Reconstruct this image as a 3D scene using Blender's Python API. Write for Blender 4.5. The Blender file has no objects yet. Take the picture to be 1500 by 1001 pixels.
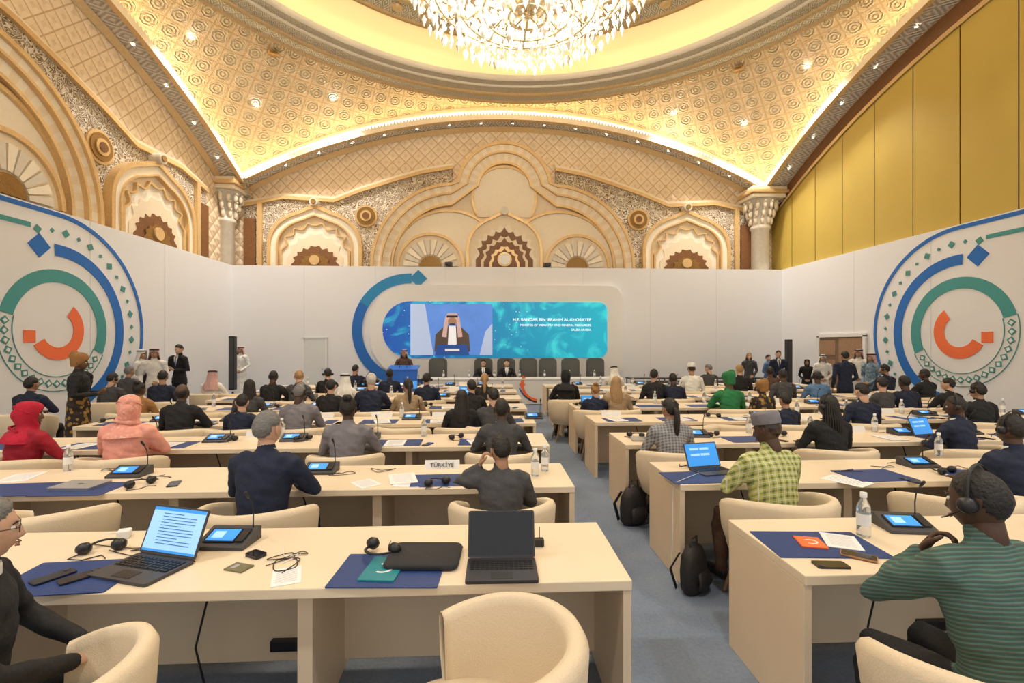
import bpy, bmesh, math, random
import numpy as np
from mathutils import Vector, Matrix, Euler
random.seed(7)
sc=bpy.context.scene
PI=math.pi
S=0.05; C=math.sqrt(1-S*S); F=700.0; EYE=1.85
def gx(u,Y):
    k=(u-750)/F
    return Y*(S+k*C)/(C-k*S)
def onp(u,v,z=0.77):
    d=(EYE-z)*F/(v-505); r=(u-750)/F*d
    return (r*C+d*S, d*C-r*S)
# ------------------------------------------------------------ materials
MC={}
def setup(name):
    m=bpy.data.materials.new(name); m.use_nodes=True
    nt=m.node_tree; b=nt.nodes['Principled BSDF']
    return m,nt,b
def mth(nt,op,a,b=None,c=None):
    n=nt.nodes.new('ShaderNodeMath'); n.operation=op
    for i,x in enumerate((a,b,c)):
        if x is None: continue
        if isinstance(x,(int,float)): n.inputs[i].default_value=x
        else: nt.links.new(x,n.inputs[i])
    return n.outputs[0]
def c4(c): return (c[0],c[1],c[2],1)
def mix(nt,fac,a,b):
    n=nt.nodes.new('ShaderNodeMix'); n.data_type='RGBA'
    for sock,x in ((n.inputs[0],fac),(n.inputs[6],a),(n.inputs[7],b)):
        if isinstance(x,(int,float)): sock.default_value=x
        elif isinstance(x,tuple): sock.default_value=c4(x)
        else: nt.links.new(x,sock)
    return n.outputs[2]
def noise(nt,vec,scale,detail=3,dist=0):
    n=nt.nodes.new('ShaderNodeTexNoise'); n.inputs['Scale'].default_value=scale
    n.inputs['Detail'].default_value=detail; n.inputs['Distortion'].default_value=dist
    if vec: nt.links.new(vec,n.inputs['Vector'])
    return n.outputs[0]
def tc(nt,k='Object'): return nt.nodes.new('ShaderNodeTexCoord').outputs[k]
def xyz(nt,v):
    n=nt.nodes.new('ShaderNodeSeparateXYZ'); nt.links.new(v,n.inputs[0]); return n.outputs
def bump(nt,b,h,st=.3,dist=.02):
    n=nt.nodes.new('ShaderNodeBump'); n.inputs['Strength'].default_value=st; n.inputs['Distance'].default_value=dist
    nt.links.new(h,n.inputs['Height']); nt.links.new(n.outputs[0],b.inputs['Normal'])
def pm(name,col,rough=.5,metal=0,bs=0,sc_=30,var=.08,emit=0,ecol=None,trans=0,dist=.01,samp=False):
    if name in MC: return MC[name]
    m,nt,b=setup(name)
    b.inputs['Roughness'].default_value=rough; b.inputs['Metallic'].default_value=metal
    o=tc(nt); f=noise(nt,o,sc_)
    lo=tuple(x*(1-var) for x in col); hi=tuple(min(1,x*(1+var)) for x in col)
    nt.links.new(mix(nt,f,lo,hi),b.inputs['Base Color'])
    if bs: bump(nt,b,f,bs,dist)
    if emit:
        b.inputs['Emission Color'].default_value=c4(ecol or col); b.inputs['Emission Strength'].default_value=emit
        if not samp:
            try: m.cycles.emission_sampling='NONE'
            except Exception: pass
    if trans: b.inputs['Transmission Weight'].default_value=trans
    MC[name]=m; return m
def fabric(name,col,rough=.85): return pm('fabric_'+name,col,rough,0,.7,8,.3,dist=.035)
maple=pm('maple_laminate',(.80,.665,.485),.38,0,0,4,.05)
maple_d=pm('maple_panel',(.75,.60,.42),.5,0,0,3,.06)
white_p=pm('white_partition',(.77,.77,.785),.6,0,0,2,.02)
white_g=pm('white_gloss',(.80,.79,.77),.35,0,0,2,.02)
blue=pm('graphic_blue',(.012,.14,.50),.5); teal=pm('graphic_teal',(.06,.30,.30),.5)
orange=pm('graphic_orange',(.85,.17,.05),.5); green=pm('graphic_green',(.07,.27,.25),.5)
black=pm('black_plastic',(.012,.012,.014),.4,0,.1,80); dgrey=pm('dark_grey_plastic',(.05,.05,.055),.45)
gold=pm('gilded_moulding',(.72,.50,.24),.38,.3,.4,25,.22); goldd=pm('antique_gold',(.30,.17,.05),.4,.5,.6,30,.4)
cream=pm('cream_plaster',(.80,.67,.48),.6,0,.3,14,.06); cream_l=pm('pale_plaster',(.86,.77,.61),.6,0,.15,10,.05)
brown=pm('carved_brown',(.20,.085,.028),.5,0,.8,30,.5); marble=pm('column_stone',(.68,.62,.52),.4,0,.2,9,.15)
upho=pm('beige_upholstery',(.72,.60,.43),.8,0,.25,160,.05)
wood_leg=pm('chair_leg_wood',(.30,.17,.08),.4)
padm=pm('blue_leatherette',(.013,.045,.18),.5,0,.2,90); paper=pm('paper_white',(.8,.8,.79),.7)
steel=pm('brushed_steel',(.45,.45,.47),.3,.9); glassm=pm('bottle_plastic',(.85,.9,.93),.08,trans=.85)
phone_m=pm('phone_glass',(.01,.012,.02),.1); scrblue=pm('screen_blue',(.03,.22,.6),.4,emit=.8,ecol=(.03,.25,.68))
scrlt=pm('screen_light',(.3,.55,.85),.4,emit=.65,ecol=(.30,.55,.9)); scrln=pm('screen_lines',(.05,.15,.35),.4,emit=.3,ecol=(.06,.2,.5))
cove=pm('cove_light',(1,.85,.5),.5,emit=8,ecol=(1,.80,.44),samp=True); spot_m=pm('downlight_lens',(1,1,1),.5,emit=22,ecol=(1,.93,.8))
domeglow=pm('dome_cove',(.84,.70,.42),.6,0,.1,5,.05,emit=.55,ecol=(1,.76,.32),samp=True)
print_m=pm('print_grey',(.35,.36,.4),.6)
def carpet():
    m,nt,b=setup('carpet_blue_grey'); o=tc(nt)
    f=noise(nt,o,2.2,6,.8); g=noise(nt,o,45,4)
    c=mix(nt,f,(.07,.105,.18),(.26,.31,.40)); c2=mix(nt,g,(.07,.10,.155),(.27,.32,.40))
    nt.links.new(mix(nt,.45,c,c2),b.inputs['Base Color']); b.inputs['Roughness'].default_value=.95
    bump(nt,b,g,.4,.01); return m
def lattice():
    m,nt,b=setup('diagonal_lattice_tile'); p=xyz(nt,tc(nt))
    h=mth(nt,'ADD',p[0],p[1]); k=2.1
    a=mth(nt,'FRACT',mth(nt,'MULTIPLY',mth(nt,'ADD',h,p[2]),k)); c=mth(nt,'FRACT',mth(nt,'MULTIPLY',mth(nt,'SUBTRACT',h,p[2]),k))
    ea=mth(nt,'ABSOLUTE',mth(nt,'SUBTRACT',a,.5)); ec=mth(nt,'ABSOLUTE',mth(nt,'SUBTRACT',c,.5))
    e=mth(nt,'MAXIMUM',ea,ec)
    line=mth(nt,'GREATER_THAN',e,.455); d=mth(nt,'LESS_THAN',e,.16)
    n=noise(nt,tc(nt),9,4)
    base=mix(nt,n,(.76,.59,.39),(.88,.74,.55))
    base=mix(nt,mth(nt,'MULTIPLY',d,.35),base,(.58,.39,.20))
    nt.links.new(mix(nt,mth(nt,'MULTIPLY',line,.75),base,(.50,.31,.14)),b.inputs['Base Color'])
    bump(nt,b,mth(nt,'SUBTRACT',1,e),.9,.1); b.inputs['Roughness'].default_value=.45; return m
def arabesque():
    m,nt,b=setup('arabesque_carving'); o=tc(nt)
    v=nt.nodes.new('ShaderNodeTexVoronoi'); v.feature='DISTANCE_TO_EDGE'; v.inputs['Scale'].default_value=4.2
    mp=nt.nodes.new('ShaderNodeVectorMath'); mp.operation='ADD'
    nn=nt.nodes.new('ShaderNodeTexNoise'); nn.inputs['Scale'].default_value=3.5; nt.links.new(o,nn.inputs['Vector'])
    sc2=nt.nodes.new('ShaderNodeVectorMath'); sc2.operation='SCALE'; sc2.inputs['Scale'].default_value=.5; nt.links.new(nn.outputs['Color'],sc2.inputs[0])
    nt.links.new(o,mp.inputs[0]); nt.links.new(sc2.outputs[0],mp.inputs[1]); nt.links.new(mp.outputs[0],v.inputs['Vector'])
    w=mth(nt,'SINE',mth(nt,'MULTIPLY',v.outputs['Distance'],42)); t=mth(nt,'GREATER_THAN',w,.05)
    nt.links.new(mix(nt,t,(.27,.17,.09),(.88,.80,.65)),b.inputs['Base Color'])
    bump(nt,b,w,.6,.04); return m
def vaultmat():
    m,nt,b=setup('vault_rosette_tile'); p=xyz(nt,tc(nt,'UV'))
    fx=mth(nt,'SUBTRACT',mth(nt,'FRACT',p[0]),.5); fy=mth(nt,'SUBTRACT',mth(nt,'FRACT',p[1]),.5)
    e=mth(nt,'MAXIMUM',mth(nt,'ABSOLUTE',fx),mth(nt,'ABSOLUTE',fy))
    r=mth(nt,'SQRT',mth(nt,'ADD',mth(nt,'MULTIPLY',fx,fx),mth(nt,'MULTIPLY',fy,fy)))
    an=mth(nt,'ARCTAN2',fy,fx); pet=mth(nt,'MULTIPLY',mth(nt,'SINE',mth(nt,'MULTIPLY',an,8)),.05)
    ring=mth(nt,'SINE',mth(nt,'MULTIPLY',mth(nt,'ADD',r,mth(nt,'MULTIPLY',pet,r)),38)); rin=mth(nt,'LESS_THAN',r,.41)
    rr=mth(nt,'MULTIPLY',mth(nt,'GREATER_THAN',ring,.1),rin); line=mth(nt,'GREATER_THAN',e,.455)
    nz=noise(nt,tc(nt),22,4,.6)
    lo=mix(nt,nz,(.60,.43,.27),(.80,.62,.42))
    base=mix(nt,rr,lo,(.86,.71,.52)); base=mix(nt,mth(nt,'MULTIPLY',line,.75),base,(.50,.34,.19))
    nt.links.new(base,b.inputs['Base Color']); b.inputs['Roughness'].default_value=.45
    bump(nt,b,mth(nt,'ADD',mth(nt,'ADD',mth(nt,'MULTIPLY',ring,rin),mth(nt,'MULTIPLY',line,2)),nz),1.0,.06); return m
def bandmat(name,k,ca,cb,cc):
    m,nt,b=setup(name); p=xyz(nt,tc(nt,'UV'))
    fx=mth(nt,'SUBTRACT',mth(nt,'FRACT',mth(nt,'MULTIPLY',p[0],k)),.5); fy=mth(nt,'SUBTRACT',p[1],.5)
    r=mth(nt,'ADD',mth(nt,'ABSOLUTE',fx),mth(nt,'ABSOLUTE',fy))
    s=mth(nt,'SINE',mth(nt,'MULTIPLY',r,26)); n=noise(nt,tc(nt),14,4)
    t=mth(nt,'GREATER_THAN',mth(nt,'ADD',s,mth(nt,'MULTIPLY',n,.8)),.3)
    base=mix(nt,t,ca,cb); edge=mth(nt,'GREATER_THAN',mth(nt,'ABSOLUTE',fy),.43)
    nt.links.new(mix(nt,edge,base,cc),b.inputs['Base Color']); bump(nt,b,s,.6,.03); return m
def goldfab():
    m,nt,b=setup('gold_fabric_panel'); o=tc(nt); n=noise(nt,o,140,2); n2=noise(nt,o,.6,3)
    nt.links.new(mix(nt,n2,(.47,.33,.06),(.60,.44,.10)),b.inputs['Base Color']); b.inputs['Roughness'].default_value=.55
    bump(nt,b,n,.2,.004); return m
def pattern(name,kind,a,bb,cc,k):
    m,nt,b=setup('fabric_'+name); p=xyz(nt,tc(nt))
    if kind=='plaid':
        fx=mth(nt,'FRACT',mth(nt,'MULTIPLY',p[0],k)); fz=mth(nt,'FRACT',mth(nt,'MULTIPLY',mth(nt,'ADD',p[2],mth(nt,'MULTIPLY',p[1],.6)),k))
        l=mth(nt,'ADD',mth(nt,'LESS_THAN',fx,.3),mth(nt,'LESS_THAN',fz,.3)); base=mix(nt,mth(nt,'MULTIPLY',l,.5),a,bb)
        th=mth(nt,'MAXIMUM',mth(nt,'LESS_THAN',mth(nt,'ABSOLUTE',mth(nt,'SUBTRACT',fx,.65)),.05),mth(nt,'LESS_THAN',mth(nt,'ABSOLUTE',mth(nt,'SUBTRACT',fz,.65)),.05))
        base=mix(nt,th,base,cc)
    elif kind=='stripe':
        q=mth(nt,'ADD',p[2],mth(nt,'MULTIPLY',p[1],.35)); n=noise(nt,tc(nt),3,2)
        f=mth(nt,'FRACT',mth(nt,'MULTIPLY',mth(nt,'ADD',q,mth(nt,'MULTIPLY',n,.05)),k))
        base=mix(nt,mth(nt,'LESS_THAN',f,.35),a,bb); base=mix(nt,mth(nt,'GREATER_THAN',f,.85),base,cc)
    else:
        v=nt.nodes.new('ShaderNodeTexVoronoi'); v.inputs['Scale'].default_value=k; nt.links.new(tc(nt),v.inputs['Vector'])
        base=mix(nt,mth(nt,'GREATER_THAN',v.outputs['Distance'],.42),a,bb); base=mix(nt,mth(nt,'LESS_THAN',v.outputs['Distance'],.15),base,cc)
    nt.links.new(base,b.inputs['Base Color']); b.inputs['Roughness'].default_value=.85
    bump(nt,b,noise(nt,tc(nt),8,3),.7,.035); return m
carpet_m=carpet(); lat_m=lattice(); ara_m=arabesque(); vault_m=vaultmat()
soff_m=bandmat('soffit_ornament',2.2,(.52,.46,.37),(.80,.74,.63),(.72,.55,.31)); ring_m=bandmat('dome_ring_ornament',2.0,(.46,.38,.25),(.80,.72,.56),(.74,.55,.3))
goldf=goldfab()
# ------------------------------------------------------------ mesh builder
class MB:
    def __init__(s): s.v=[];s.f=[];s.mi=[];s.sm=[];s.mats=[];s.M=Matrix();s.uv={}
    def mid(s,m):
        if m not in s.mats: s.mats.append(m)
        return s.mats.index(m)
    def add(s,vs,fs,m,sm=False,uv=None):
        b=len(s.v); k=s.mid(m); s.v+=[tuple(s.M@Vector(p)) for p in vs]
        if uv:
            for i,q in enumerate(uv): s.uv[b+i]=q
        for f in fs: s.f.append(tuple(i+b for i in f)); s.mi.append(k); s.sm.append(sm)
    def box(s,c,d,m,bev=0,rot=None,seg=2):
        bm=bmesh.new(); bmesh.ops.create_cube(bm,size=1)
        for v in bm.verts: v.co=Vector((v.co.x*d[0],v.co.y*d[1],v.co.z*d[2]))
        if bev: bmesh.ops.bevel(bm,geom=bm.edges[:],offset=bev,segments=seg,profile=.5,affect='EDGES')
        R=Euler(rot).to_matrix() if rot else Matrix.Identity(3)
        bm.verts.index_update(); vs=[R@v.co+Vector(c) for v in bm.verts]; fs=[[v.index for v in f.verts] for f in bm.faces]
        bm.free(); s.add(vs,fs,m,False)
    def tube(s,pts,rad,m,seg=10,ref=(1,0,0),cap=True,sm=True):
        pts=[Vector(p) for p in pts]; rad=[(r,r) if isinstance(r,(int,float)) else r for r in rad]
        if cap:
            t0=(pts[0]-pts[1]).normalized(); t1=(pts[-1]-pts[-2]).normalized()
            a,bq=rad[0],rad[-1]
            pts=[pts[0]+t0*min(a)*.6]+pts+[pts[-1]+t1*min(bq)*.6]; rad=[(a[0]*.55,a[1]*.55)]+rad+[(bq[0]*.55,bq[1]*.55)]
        vs=[];n=len(pts); ref=Vector(ref)
        for i,p in enumerate(pts):
            t=(pts[min(i+1,n-1)]-pts[max(i-1,0)]).normalized()
            rf=ref if abs(t.dot(ref))<.95 else Vector((0,0,1)) if abs(t.z)<.9 else Vector((0,1,0))
            x=(rf-t*rf.dot(t)).normalized(); y=t.cross(x)
            for j in range(seg):
                a=2*PI*j/seg; vs.append(p+x*math.cos(a)*rad[i][0]+y*math.sin(a)*rad[i][1])
        fs=[(i*seg+j,i*seg+(j+1)%seg,(i+1)*seg+(j+1)%seg,(i+1)*seg+j) for i in range(n-1) for j in range(seg)]
        fs+=[tuple(range(seg))[::-1],tuple((n-1)*seg+j for j in range(seg))]
        s.add(vs,fs,m,sm)
    def rev(s,prof,c,m,seg=24,sm=True,sx=1,sy=1,uvk=None):
        vs=[];uv=[]
        closed=not uvk; ns=seg if closed else seg+1
        for i,(r,z) in enumerate(prof):
            for j in range(ns):
                a=2*PI*j/seg; vs.append((c[0]+r*sx*math.cos(a),c[1]+r*sy*math.sin(a),c[2]+z)); uv.append((j/seg*(uvk or 1),i/max(1,len(prof)-1)))
        if closed: fs=[(i*ns+j,i*ns+(j+1)%ns,(i+1)*ns+(j+1)%ns,(i+1)*ns+j) for i in range(len(prof)-1) for j in range(ns)]
        else: fs=[(i*ns+j,i*ns+j+1,(i+1)*ns+j+1,(i+1)*ns+j) for i in range(len(prof)-1) for j in range(seg)]
        s.add(vs,fs,m,sm,uv if uvk else None)
    def sph(s,c,r,m,seg=12,rings=8):
        if isinstance(r,(int,float)): r=(r,r,r)
        prof=[(math.sin(PI*i/rings),-math.cos(PI*i/rings)) for i in range(rings+1)]
        prof[0]=(.001,-1);prof[-1]=(.001,1)
        vs=[(c[0]+p*r[0]*math.cos(2*PI*j/seg),c[1]+p*r[1]*math.sin(2*PI*j/seg),c[2]+q*r[2]) for p,q in prof for j in range(seg)]
        fs=[(i*seg+j,i*seg+(j+1)%seg,(i+1)*seg+(j+1)%seg,(i+1)*seg+j) for i in range(rings) for j in range(seg)]
        fs+=[tuple(range(seg))[::-1],tuple(rings*seg+j for j in range(seg))]
        s.add(vs,fs,m,True)
    def prism(s,poly,a,b,m,mp=lambda x,y,z:(x,y,z)):
        n=len(poly); vs=[mp(p[0],p[1],a) for p in poly]+[mp(p[0],p[1],b) for p in poly]
        fs=[tuple(range(n)),tuple(range(n,2*n))[::-1]]+[(i,(i+1)%n,n+(i+1)%n,n+i) for i in range(n)]
        s.add(vs,fs,m)
    def band(s,A,B,w0,w1,m,mp,alt=None):
        n=min(len(A),len(B)); vs=[]
        for i in range(n): vs+=[mp(A[i][0],A[i][1],w0),mp(A[i][0],A[i][1],w1),mp(B[i][0],B[i][1],w1),mp(B[i][0],B[i][1],w0)]
        f1=[];f2=[]
        for i in range(n-1):
            q=i*4; fl=[(q,q+4,q+5,q+1),(q+1,q+5,q+6,q+2),(q+2,q+6,q+7,q+3)]
            (f2 if (alt and i%2) else f1).extend(fl)
        s.add(vs,f1,m)
        if f2: s.add(vs,f2,alt)
    def rib(s,A,B,m,uvk=1,sm=True):
        n=len(A); L=0; uv=[];vs=[]
        for i in range(n):
            if i: L+=(Vector(A[i])-Vector(A[i-1])).length
            vs+=[A[i],B[i]]; uv+=[(L*uvk,0),(L*uvk,1)]
        s.add(vs,[(2*i,2*i+2,2*i+3,2*i+1) for i in range(n-1)],m,sm,uv)
    def mesh(s,name):
        me=bpy.data.meshes.new(name); me.from_pydata(s.v,[],s.f)
        for m in s.mats: me.materials.append(m)
        me.polygons.foreach_set('material_index',s.mi); me.polygons.foreach_set('use_smooth',s.sm)
        if s.uv:
            ul=me.uv_layers.new(name='UVMap')
            for l in me.loops:
                ul.data[l.index].uv=s.uv.get(l.vertex_index,(0,0))
        me.update(); return me
    def obj(s,name,loc=(0,0,0),rz=0,parent=None):
        return place(s.mesh(name),name,loc,rz,parent)
def place(me,name,loc=(0,0,0),rz=0,parent=None,rot=None,scale=1):
    o=bpy.data.objects.new(name,me); sc.collection.objects.link(o)
    o.location=loc; o.rotation_euler=rot or (0,0,rz); o.scale=(scale,)*3
    if parent: o.parent=parent
    return o
def rrect(w,h,r,n=6,cx=0,cy=0):
    p=[]
    rr=r if isinstance(r,(list,tuple)) else [r]*4
    for k,(sx,sy) in enumerate(((1,1),(-1,1),(-1,-1),(1,-1))):
        q=rr[k]
        for i in range(n+1):
            a=PI/2*k+PI/2*i/n
            p.append((cx+sx*(w/2-q)+q*math.cos(a),cy+sy*(h/2-q)+q*math.sin(a)))
    return p
def bake(me,voxel,it=3,fac=.5):
    o=bpy.data.objects.new('tmp',me); sc.collection.objects.link(o)
    r=o.modifiers.new('r','REMESH'); r.mode='VOXEL'; r.voxel_size=voxel; r.use_smooth_shade=True
    s=o.modifiers.new('s','SMOOTH'); s.factor=fac; s.iterations=it
    dg=bpy.context.evaluated_depsgraph_get(); dg.update()
    n=bpy.data.meshes.new_from_object(o.evaluated_get(dg)); bpy.data.objects.remove(o); 
    n.materials.clear()
    return n
# ------------------------------------------------------------ ROOM SHELL
VX,VY=0.8,7.5
VO=.95
def zs(x,y): return -9.8+math.sqrt(479.6-(x-VX)**2-(y-VY)**2)
XL,XR,YB,YF=-9.3,10.9,17.8,-4.0
LX,RX,BY=-8.5,10.1,17.0
b=MB(); b.box((.8,6.9,-.05),(21,22.4,.1),carpet_m); b.obj('floor')
PH=4.6
seam=pm('seam_grey',(.62,.62,.62))
b=MB(); b.box((.955,17.06,PH/2),(19.8,.12,PH),white_p)
for x in [-8.85+2.45*i for i in range(1,8)]: b.box((x,16.998,PH/2),(.008,.004,PH),seam)
b.obj('wall_back')
def sidewall(name,X,sgn):
    b=MB(); b.box((X+sgn*.06,6.5,PH/2),(.12,21,PH),white_p)
    for y in [16-2.45*i for i in range(1,7)]: b.box((X-sgn*.002,y,PH/2),(.004,.008,PH),seam)
    b.obj(name)
sidewall('wall_left',-8.85,-1); sidewall('wall_right',10.76,1)
def arcp(cx,cz,r,a0,a1,n): return [(cx+r*math.cos(math.radians(a0+(a1-a0)*i/n)),cz+r*math.sin(math.radians(a0+(a1-a0)*i/n))) for i in range(n+1)]
def trefoil(o):
    return [(-4.85+o,3.9)]+arcp(-1.8,4.7,3.05-o,180,93,22)+arcp(0,7.55,1.75-o,172,8,26)+arcp(1.8,4.7,3.05-o,87,0,22)+[(4.85-o,3.9)]
def parch(cx,zs_,hw,h,n=16,z0=4.0,sc_=0,lob=9):
    L=[]
    for i in range(n*2+1):
        t=i/(n*2); a=PI*(1-t); x=math.cos(a); y=math.sin(a)
        y=y**.85+.12*max(0,1-abs(x)*3)
        k=1-sc_*abs(math.sin(t*PI*lob))
        L.append((cx+hw*x*k,zs_+h*y*k/1.12))
    return [(cx-hw,z0)]+L+[(cx+hw,z0)]
def upper_wall(name,mp,top,u0,u1):
    b=MB(); n=80
    us=[u0+(u1-u0)*i/n for i in range(n+1)]
    b.rib([mp(u,0,0) for u in us],[mp(u,top(u)+.05,0) for u in us],lat_m,sm=False)
    for sg in (-1,1):
        bd=[(sg*1.9,8.45),(sg*3,8.25),(sg*4,7.95),(sg*5.2,7.55),(sg*6.2,7.15),(sg*8.0,7.25),(sg*9.4,6.95)]
        poly=bd+[(sg*9.4,3.9),(sg*1.9,3.9)]
        b.prism(poly,0,.04,ara_m,mp)
        b.band(bd,[(p[0],p[1]-.12) for p in bd],0,.14,gold,mp)
        b.band([(p[0],p[1]+.10) for p in bd],[(p[0],p[1]) for p in bd],0,.08,cream_l,mp)
        cx=sg*6.85; sz=5.35
        b.prism(parch(cx,sz,1.6,1.45),0,.10,cream,mp)
        b.band(parch(cx,sz,1.68,1.55),parch(cx,sz,1.56,1.42),0,.26,gold,mp)
        b.band(parch(cx,sz,1.56,1.42),parch(cx,sz,1.36,1.2),0,.2,cream_l,mp)
        b.band(parch(cx,sz,1.36,1.2),parch(cx,sz,1.3,1.14),0,.24,gold,mp)
        b.prism(parch(cx,sz-.1,1.2,1.1,30,sc_=.16,lob=7),.1,.14,cream_l,mp)
        b.band(parch(cx,sz-.1,1.24,1.14,30,sc_=.16,lob=7),parch(cx,sz-.1,1.17,1.07,30,sc_=.16,lob=7),.1,.2,gold,mp)
        b.prism(parch(cx,5.0,1.0,.98,24,sc_=.14,lob=7),.14,.16,cream,mp)
        b.prism(parch(cx,4.75,.85,.75,24,sc_=.14,lob=9),.14,.18,brown,mp)
        b.prism(parch(cx,4.7,.55,.5,24,sc_=.14,lob=7),.18,.22,goldd,mp)
        b.prism(arcp(cx,4.9,.18,0,360,20),.2,.27,gold,mp)
        b.prism(arcp(cx,6.98,.15,0,360,16),0,.36,marble,mp); b.prism(arcp(cx,6.98,.09,0,360,16),.36,.40,goldd,mp)
        for r,w,m in ((.40,.10,gold),(.33,.13,goldd),(.2,.16,gold),(.12,.18,brown)): b.prism(arcp(sg*5.05,6.55,r,0,360,28),0,w,m,mp)
        b.prism([(sg*8.75,3.9),(sg*8.92,3.9),(sg*8.92,7.0),(sg*8.75,7.0)],0,.15,gold,mp)
        b.prism([(sg*9.0,3.9),(sg*9.4,3.9),(sg*9.4,6.4),(sg*9.0,6.4)],0,.12,brown,mp)
    b.band(trefoil(0),trefoil(.10),0,.34,gold,mp)
    b.band(trefoil(.10),trefoil(.34),0,.26,cream_l,mp,cream)
    b.band(trefoil(.34),trefoil(.40),0,.32,gold,mp)
    b.band(trefoil(.40),trefoil(.72),0,.20,cream,mp,cream_l)
    b.band(trefoil(.72),trefoil(.80),0,.28,gold,mp)
    b.prism(trefoil(.78),0,.08,cream,mp)
    b.prism(arcp(0,7.25,1.2,-35,215,40),.08,.13,cream_l,mp); b.band(arcp(0,7.25,1.22,-32,212,40),arcp(0,7.25,1.13,-32,212,40),.08,.18,gold,mp)
    for sg in (-1,1):
        b.prism(arcp(sg*2.05,4.7,2.05,0,180,36),.08,.12,cream_l,mp)
        b.band(arcp(sg*2.05,4.7,2.12,0,180,36),arcp(sg*2.05,4.7,2.03,0,180,36),.08,.2,gold,mp)
        cx=sg*2.7
        b.prism(arcp(cx,4.7,1.22,0,180,30),.12,.16,cream,mp)
        b.band(arcp(cx,4.7,1.25,0,180,30),arcp(cx,4.7,1.15,0,180,30),.1,.24,gold,mp)
        for i in range(12):
            a=15*i+1.5; b.prism([(cx+.45*math.cos(math.radians(a)),4.7+.45*math.sin(math.radians(a)))]+arcp(cx,4.7,.98,a,a+12,4)+[(cx+.45*math.cos(math.radians(a+12)),4.7+.45*math.sin(math.radians(a+12)))],.16,.22,cream_l if i%2 else marble,mp)
        b.prism(arcp(cx,4.7,.4,0,180,16),.16,.22,goldd,mp)
    b.prism(parch(0,5.2,1.35,1.5),.1,.27,cream,mp); b.band(parch(0,5.2,1.4,1.55),parch(0,5.2,1.30,1.44),.1,.36,gold,mp)
    for i,(hw,h,m) in enumerate(((1.18,1.33,cream_l),(1.05,1.2,brown),(.86,.98,cream),(.76,.88,brown),(.55,.66,gold),(.46,.56,brown))):
        b.prism(parch(0,5.0-.04*i,hw,h,30,sc_=.12,lob=11-i),.27,.29+.02*i,m,mp)
    b.prism(arcp(0,4.95,.26,0,360,24),.3,.44,gold,mp); b.prism(arcp(0,4.95,.2,0,360,24),.3,.47,white_g,mp)
    b.prism(arcp(0,6.72,.14,0,360,16),.1,.46,marble,mp)
    return b.obj(name)
upper_wall('wall_back_ornate_arches',lambda u,z,w:(.6+u,17.8-w,z),lambda u:zs(.6+u,17.0),-9.9,10.3)
upper_wall('wall_left_ornate_arches',lambda u,z,w:(-9.3+w,6.8+u,z),lambda u:zs(-8.5,6.8+u),-10.8,11.0)
b=MB()
y=17.8; i=0
while y>-4:
    y2=y-1.22; ys=[y-.012-(1.196)*k/6 for k in range(7)]
    A=[(10.86,q,0) for q in ys]; B=[(10.86,q,zs(10.1,q)-.55) for q in ys]; b.rib(A,B,goldf,sm=False); y=y2
ys=[17.8-21.8*k/60 for k in range(61)]
b.rib([(10.9,q,0) for q in ys],[(10.9,q,zs(10.1,q)+.05) for q in ys],brown,sm=False)
b.rib([(10.80,q,zs(10.1,q)-.62) for q in ys],[(10.80,q,zs(10.1,q)-.5) for q in ys],gold)
b.obj('wall_right_gold_panels')
# soffits / cornice
b=MB()
xs=[XL+(XR-XL)*k/90 for k in range(91)]; ys=[YF+(YB-YF)*k/90 for k in range(91)]
b.rib([(x,BY,zs(x,BY)) for x in xs],[(x,YB,zs(x,BY)) for x in xs],soff_m)
b.rib([(LX,y,zs(LX,y)) for y in ys],[(XL,y,zs(LX,y)) for y in ys],soff_m)
b.rib([(RX,y,zs(RX,y)) for y in ys],[(XR,y,zs(RX,y)) for y in ys],soff_m)
def lip(pts,dirv):
    d=Vector(dirv)
    A=[Vector(p)+Vector((0,0,-.06)) for p in pts]; B=[Vector(p)+Vector((0,0,.12)) for p in pts]
    b.rib(A,B,cream_l); b.rib(A,[Vector(p)+d*.14 for p in A],gold)
    for i in range(len(pts)-1):
        p=Vector(pts[i]); q=Vector(pts[i+1]); L=(q-p).length; n=max(1,int(L/.11))
        for k in range(n):
            c=p.lerp(q,(k+.5)/n)+Vector((0,0,.12)); t=(q-p).normalized()*.045
            b.add([c-t,c+t,c+t*.6+Vector((0,0,.05)),c+Vector((0,0,.09)),c-t*.6+Vector((0,0,.05))],[(0,1,2,3,4)],cream_l)
lip([(x,BY,zs(x,BY)) for x in xs if LX<=x<=RX],(0,1,0)); lip([(LX,y,zs(LX,y)) for y in ys if y<=BY+.1],(-1,0,0)); lip([(RX,y,zs(RX,y)) for y in ys if y<=BY+.1],(1,0,0))
for A,d in (([(x,YB-.02,zs(x,BY)-.02) for x in xs],(0,-1,0)),([(XL+.02,y,zs(LX,y)-.02) for y in ys],(1,0,0))):
    b.rib([Vector(p)+Vector((0,0,-.14)) for p in A],[Vector(p)+Vector(d)*.14 for p in A],gold)
b.obj('ceiling_arch_cornice')
b=MB()
b.rib([(x,17.45,zs(x,BY)+.04) for x in xs if -9<x<10.7],[(x,17.55,zs(x,BY)+.50) for x in xs if -9<x<10.7],cove)
b.rib([(-8.95,y,zs(LX,y)+.04) for y in ys if y<17.5],[(-9.05,y,zs(LX,y)+.50) for y in ys if y<17.5],cove)
b.rib([(10.55,y,zs(RX,y)+.04) for y in ys if y<17.5],[(10.65,y,zs(RX,y)+.50) for y in ys if y<17.5],cove)
b.obj('cove_light_strip')
b=MB()
b.rib([(x,17.56,zs(x,BY)+.4) for x in xs],[(x,17.6,zs(x,BY)+.9) for x in xs],cream_l)
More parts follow.
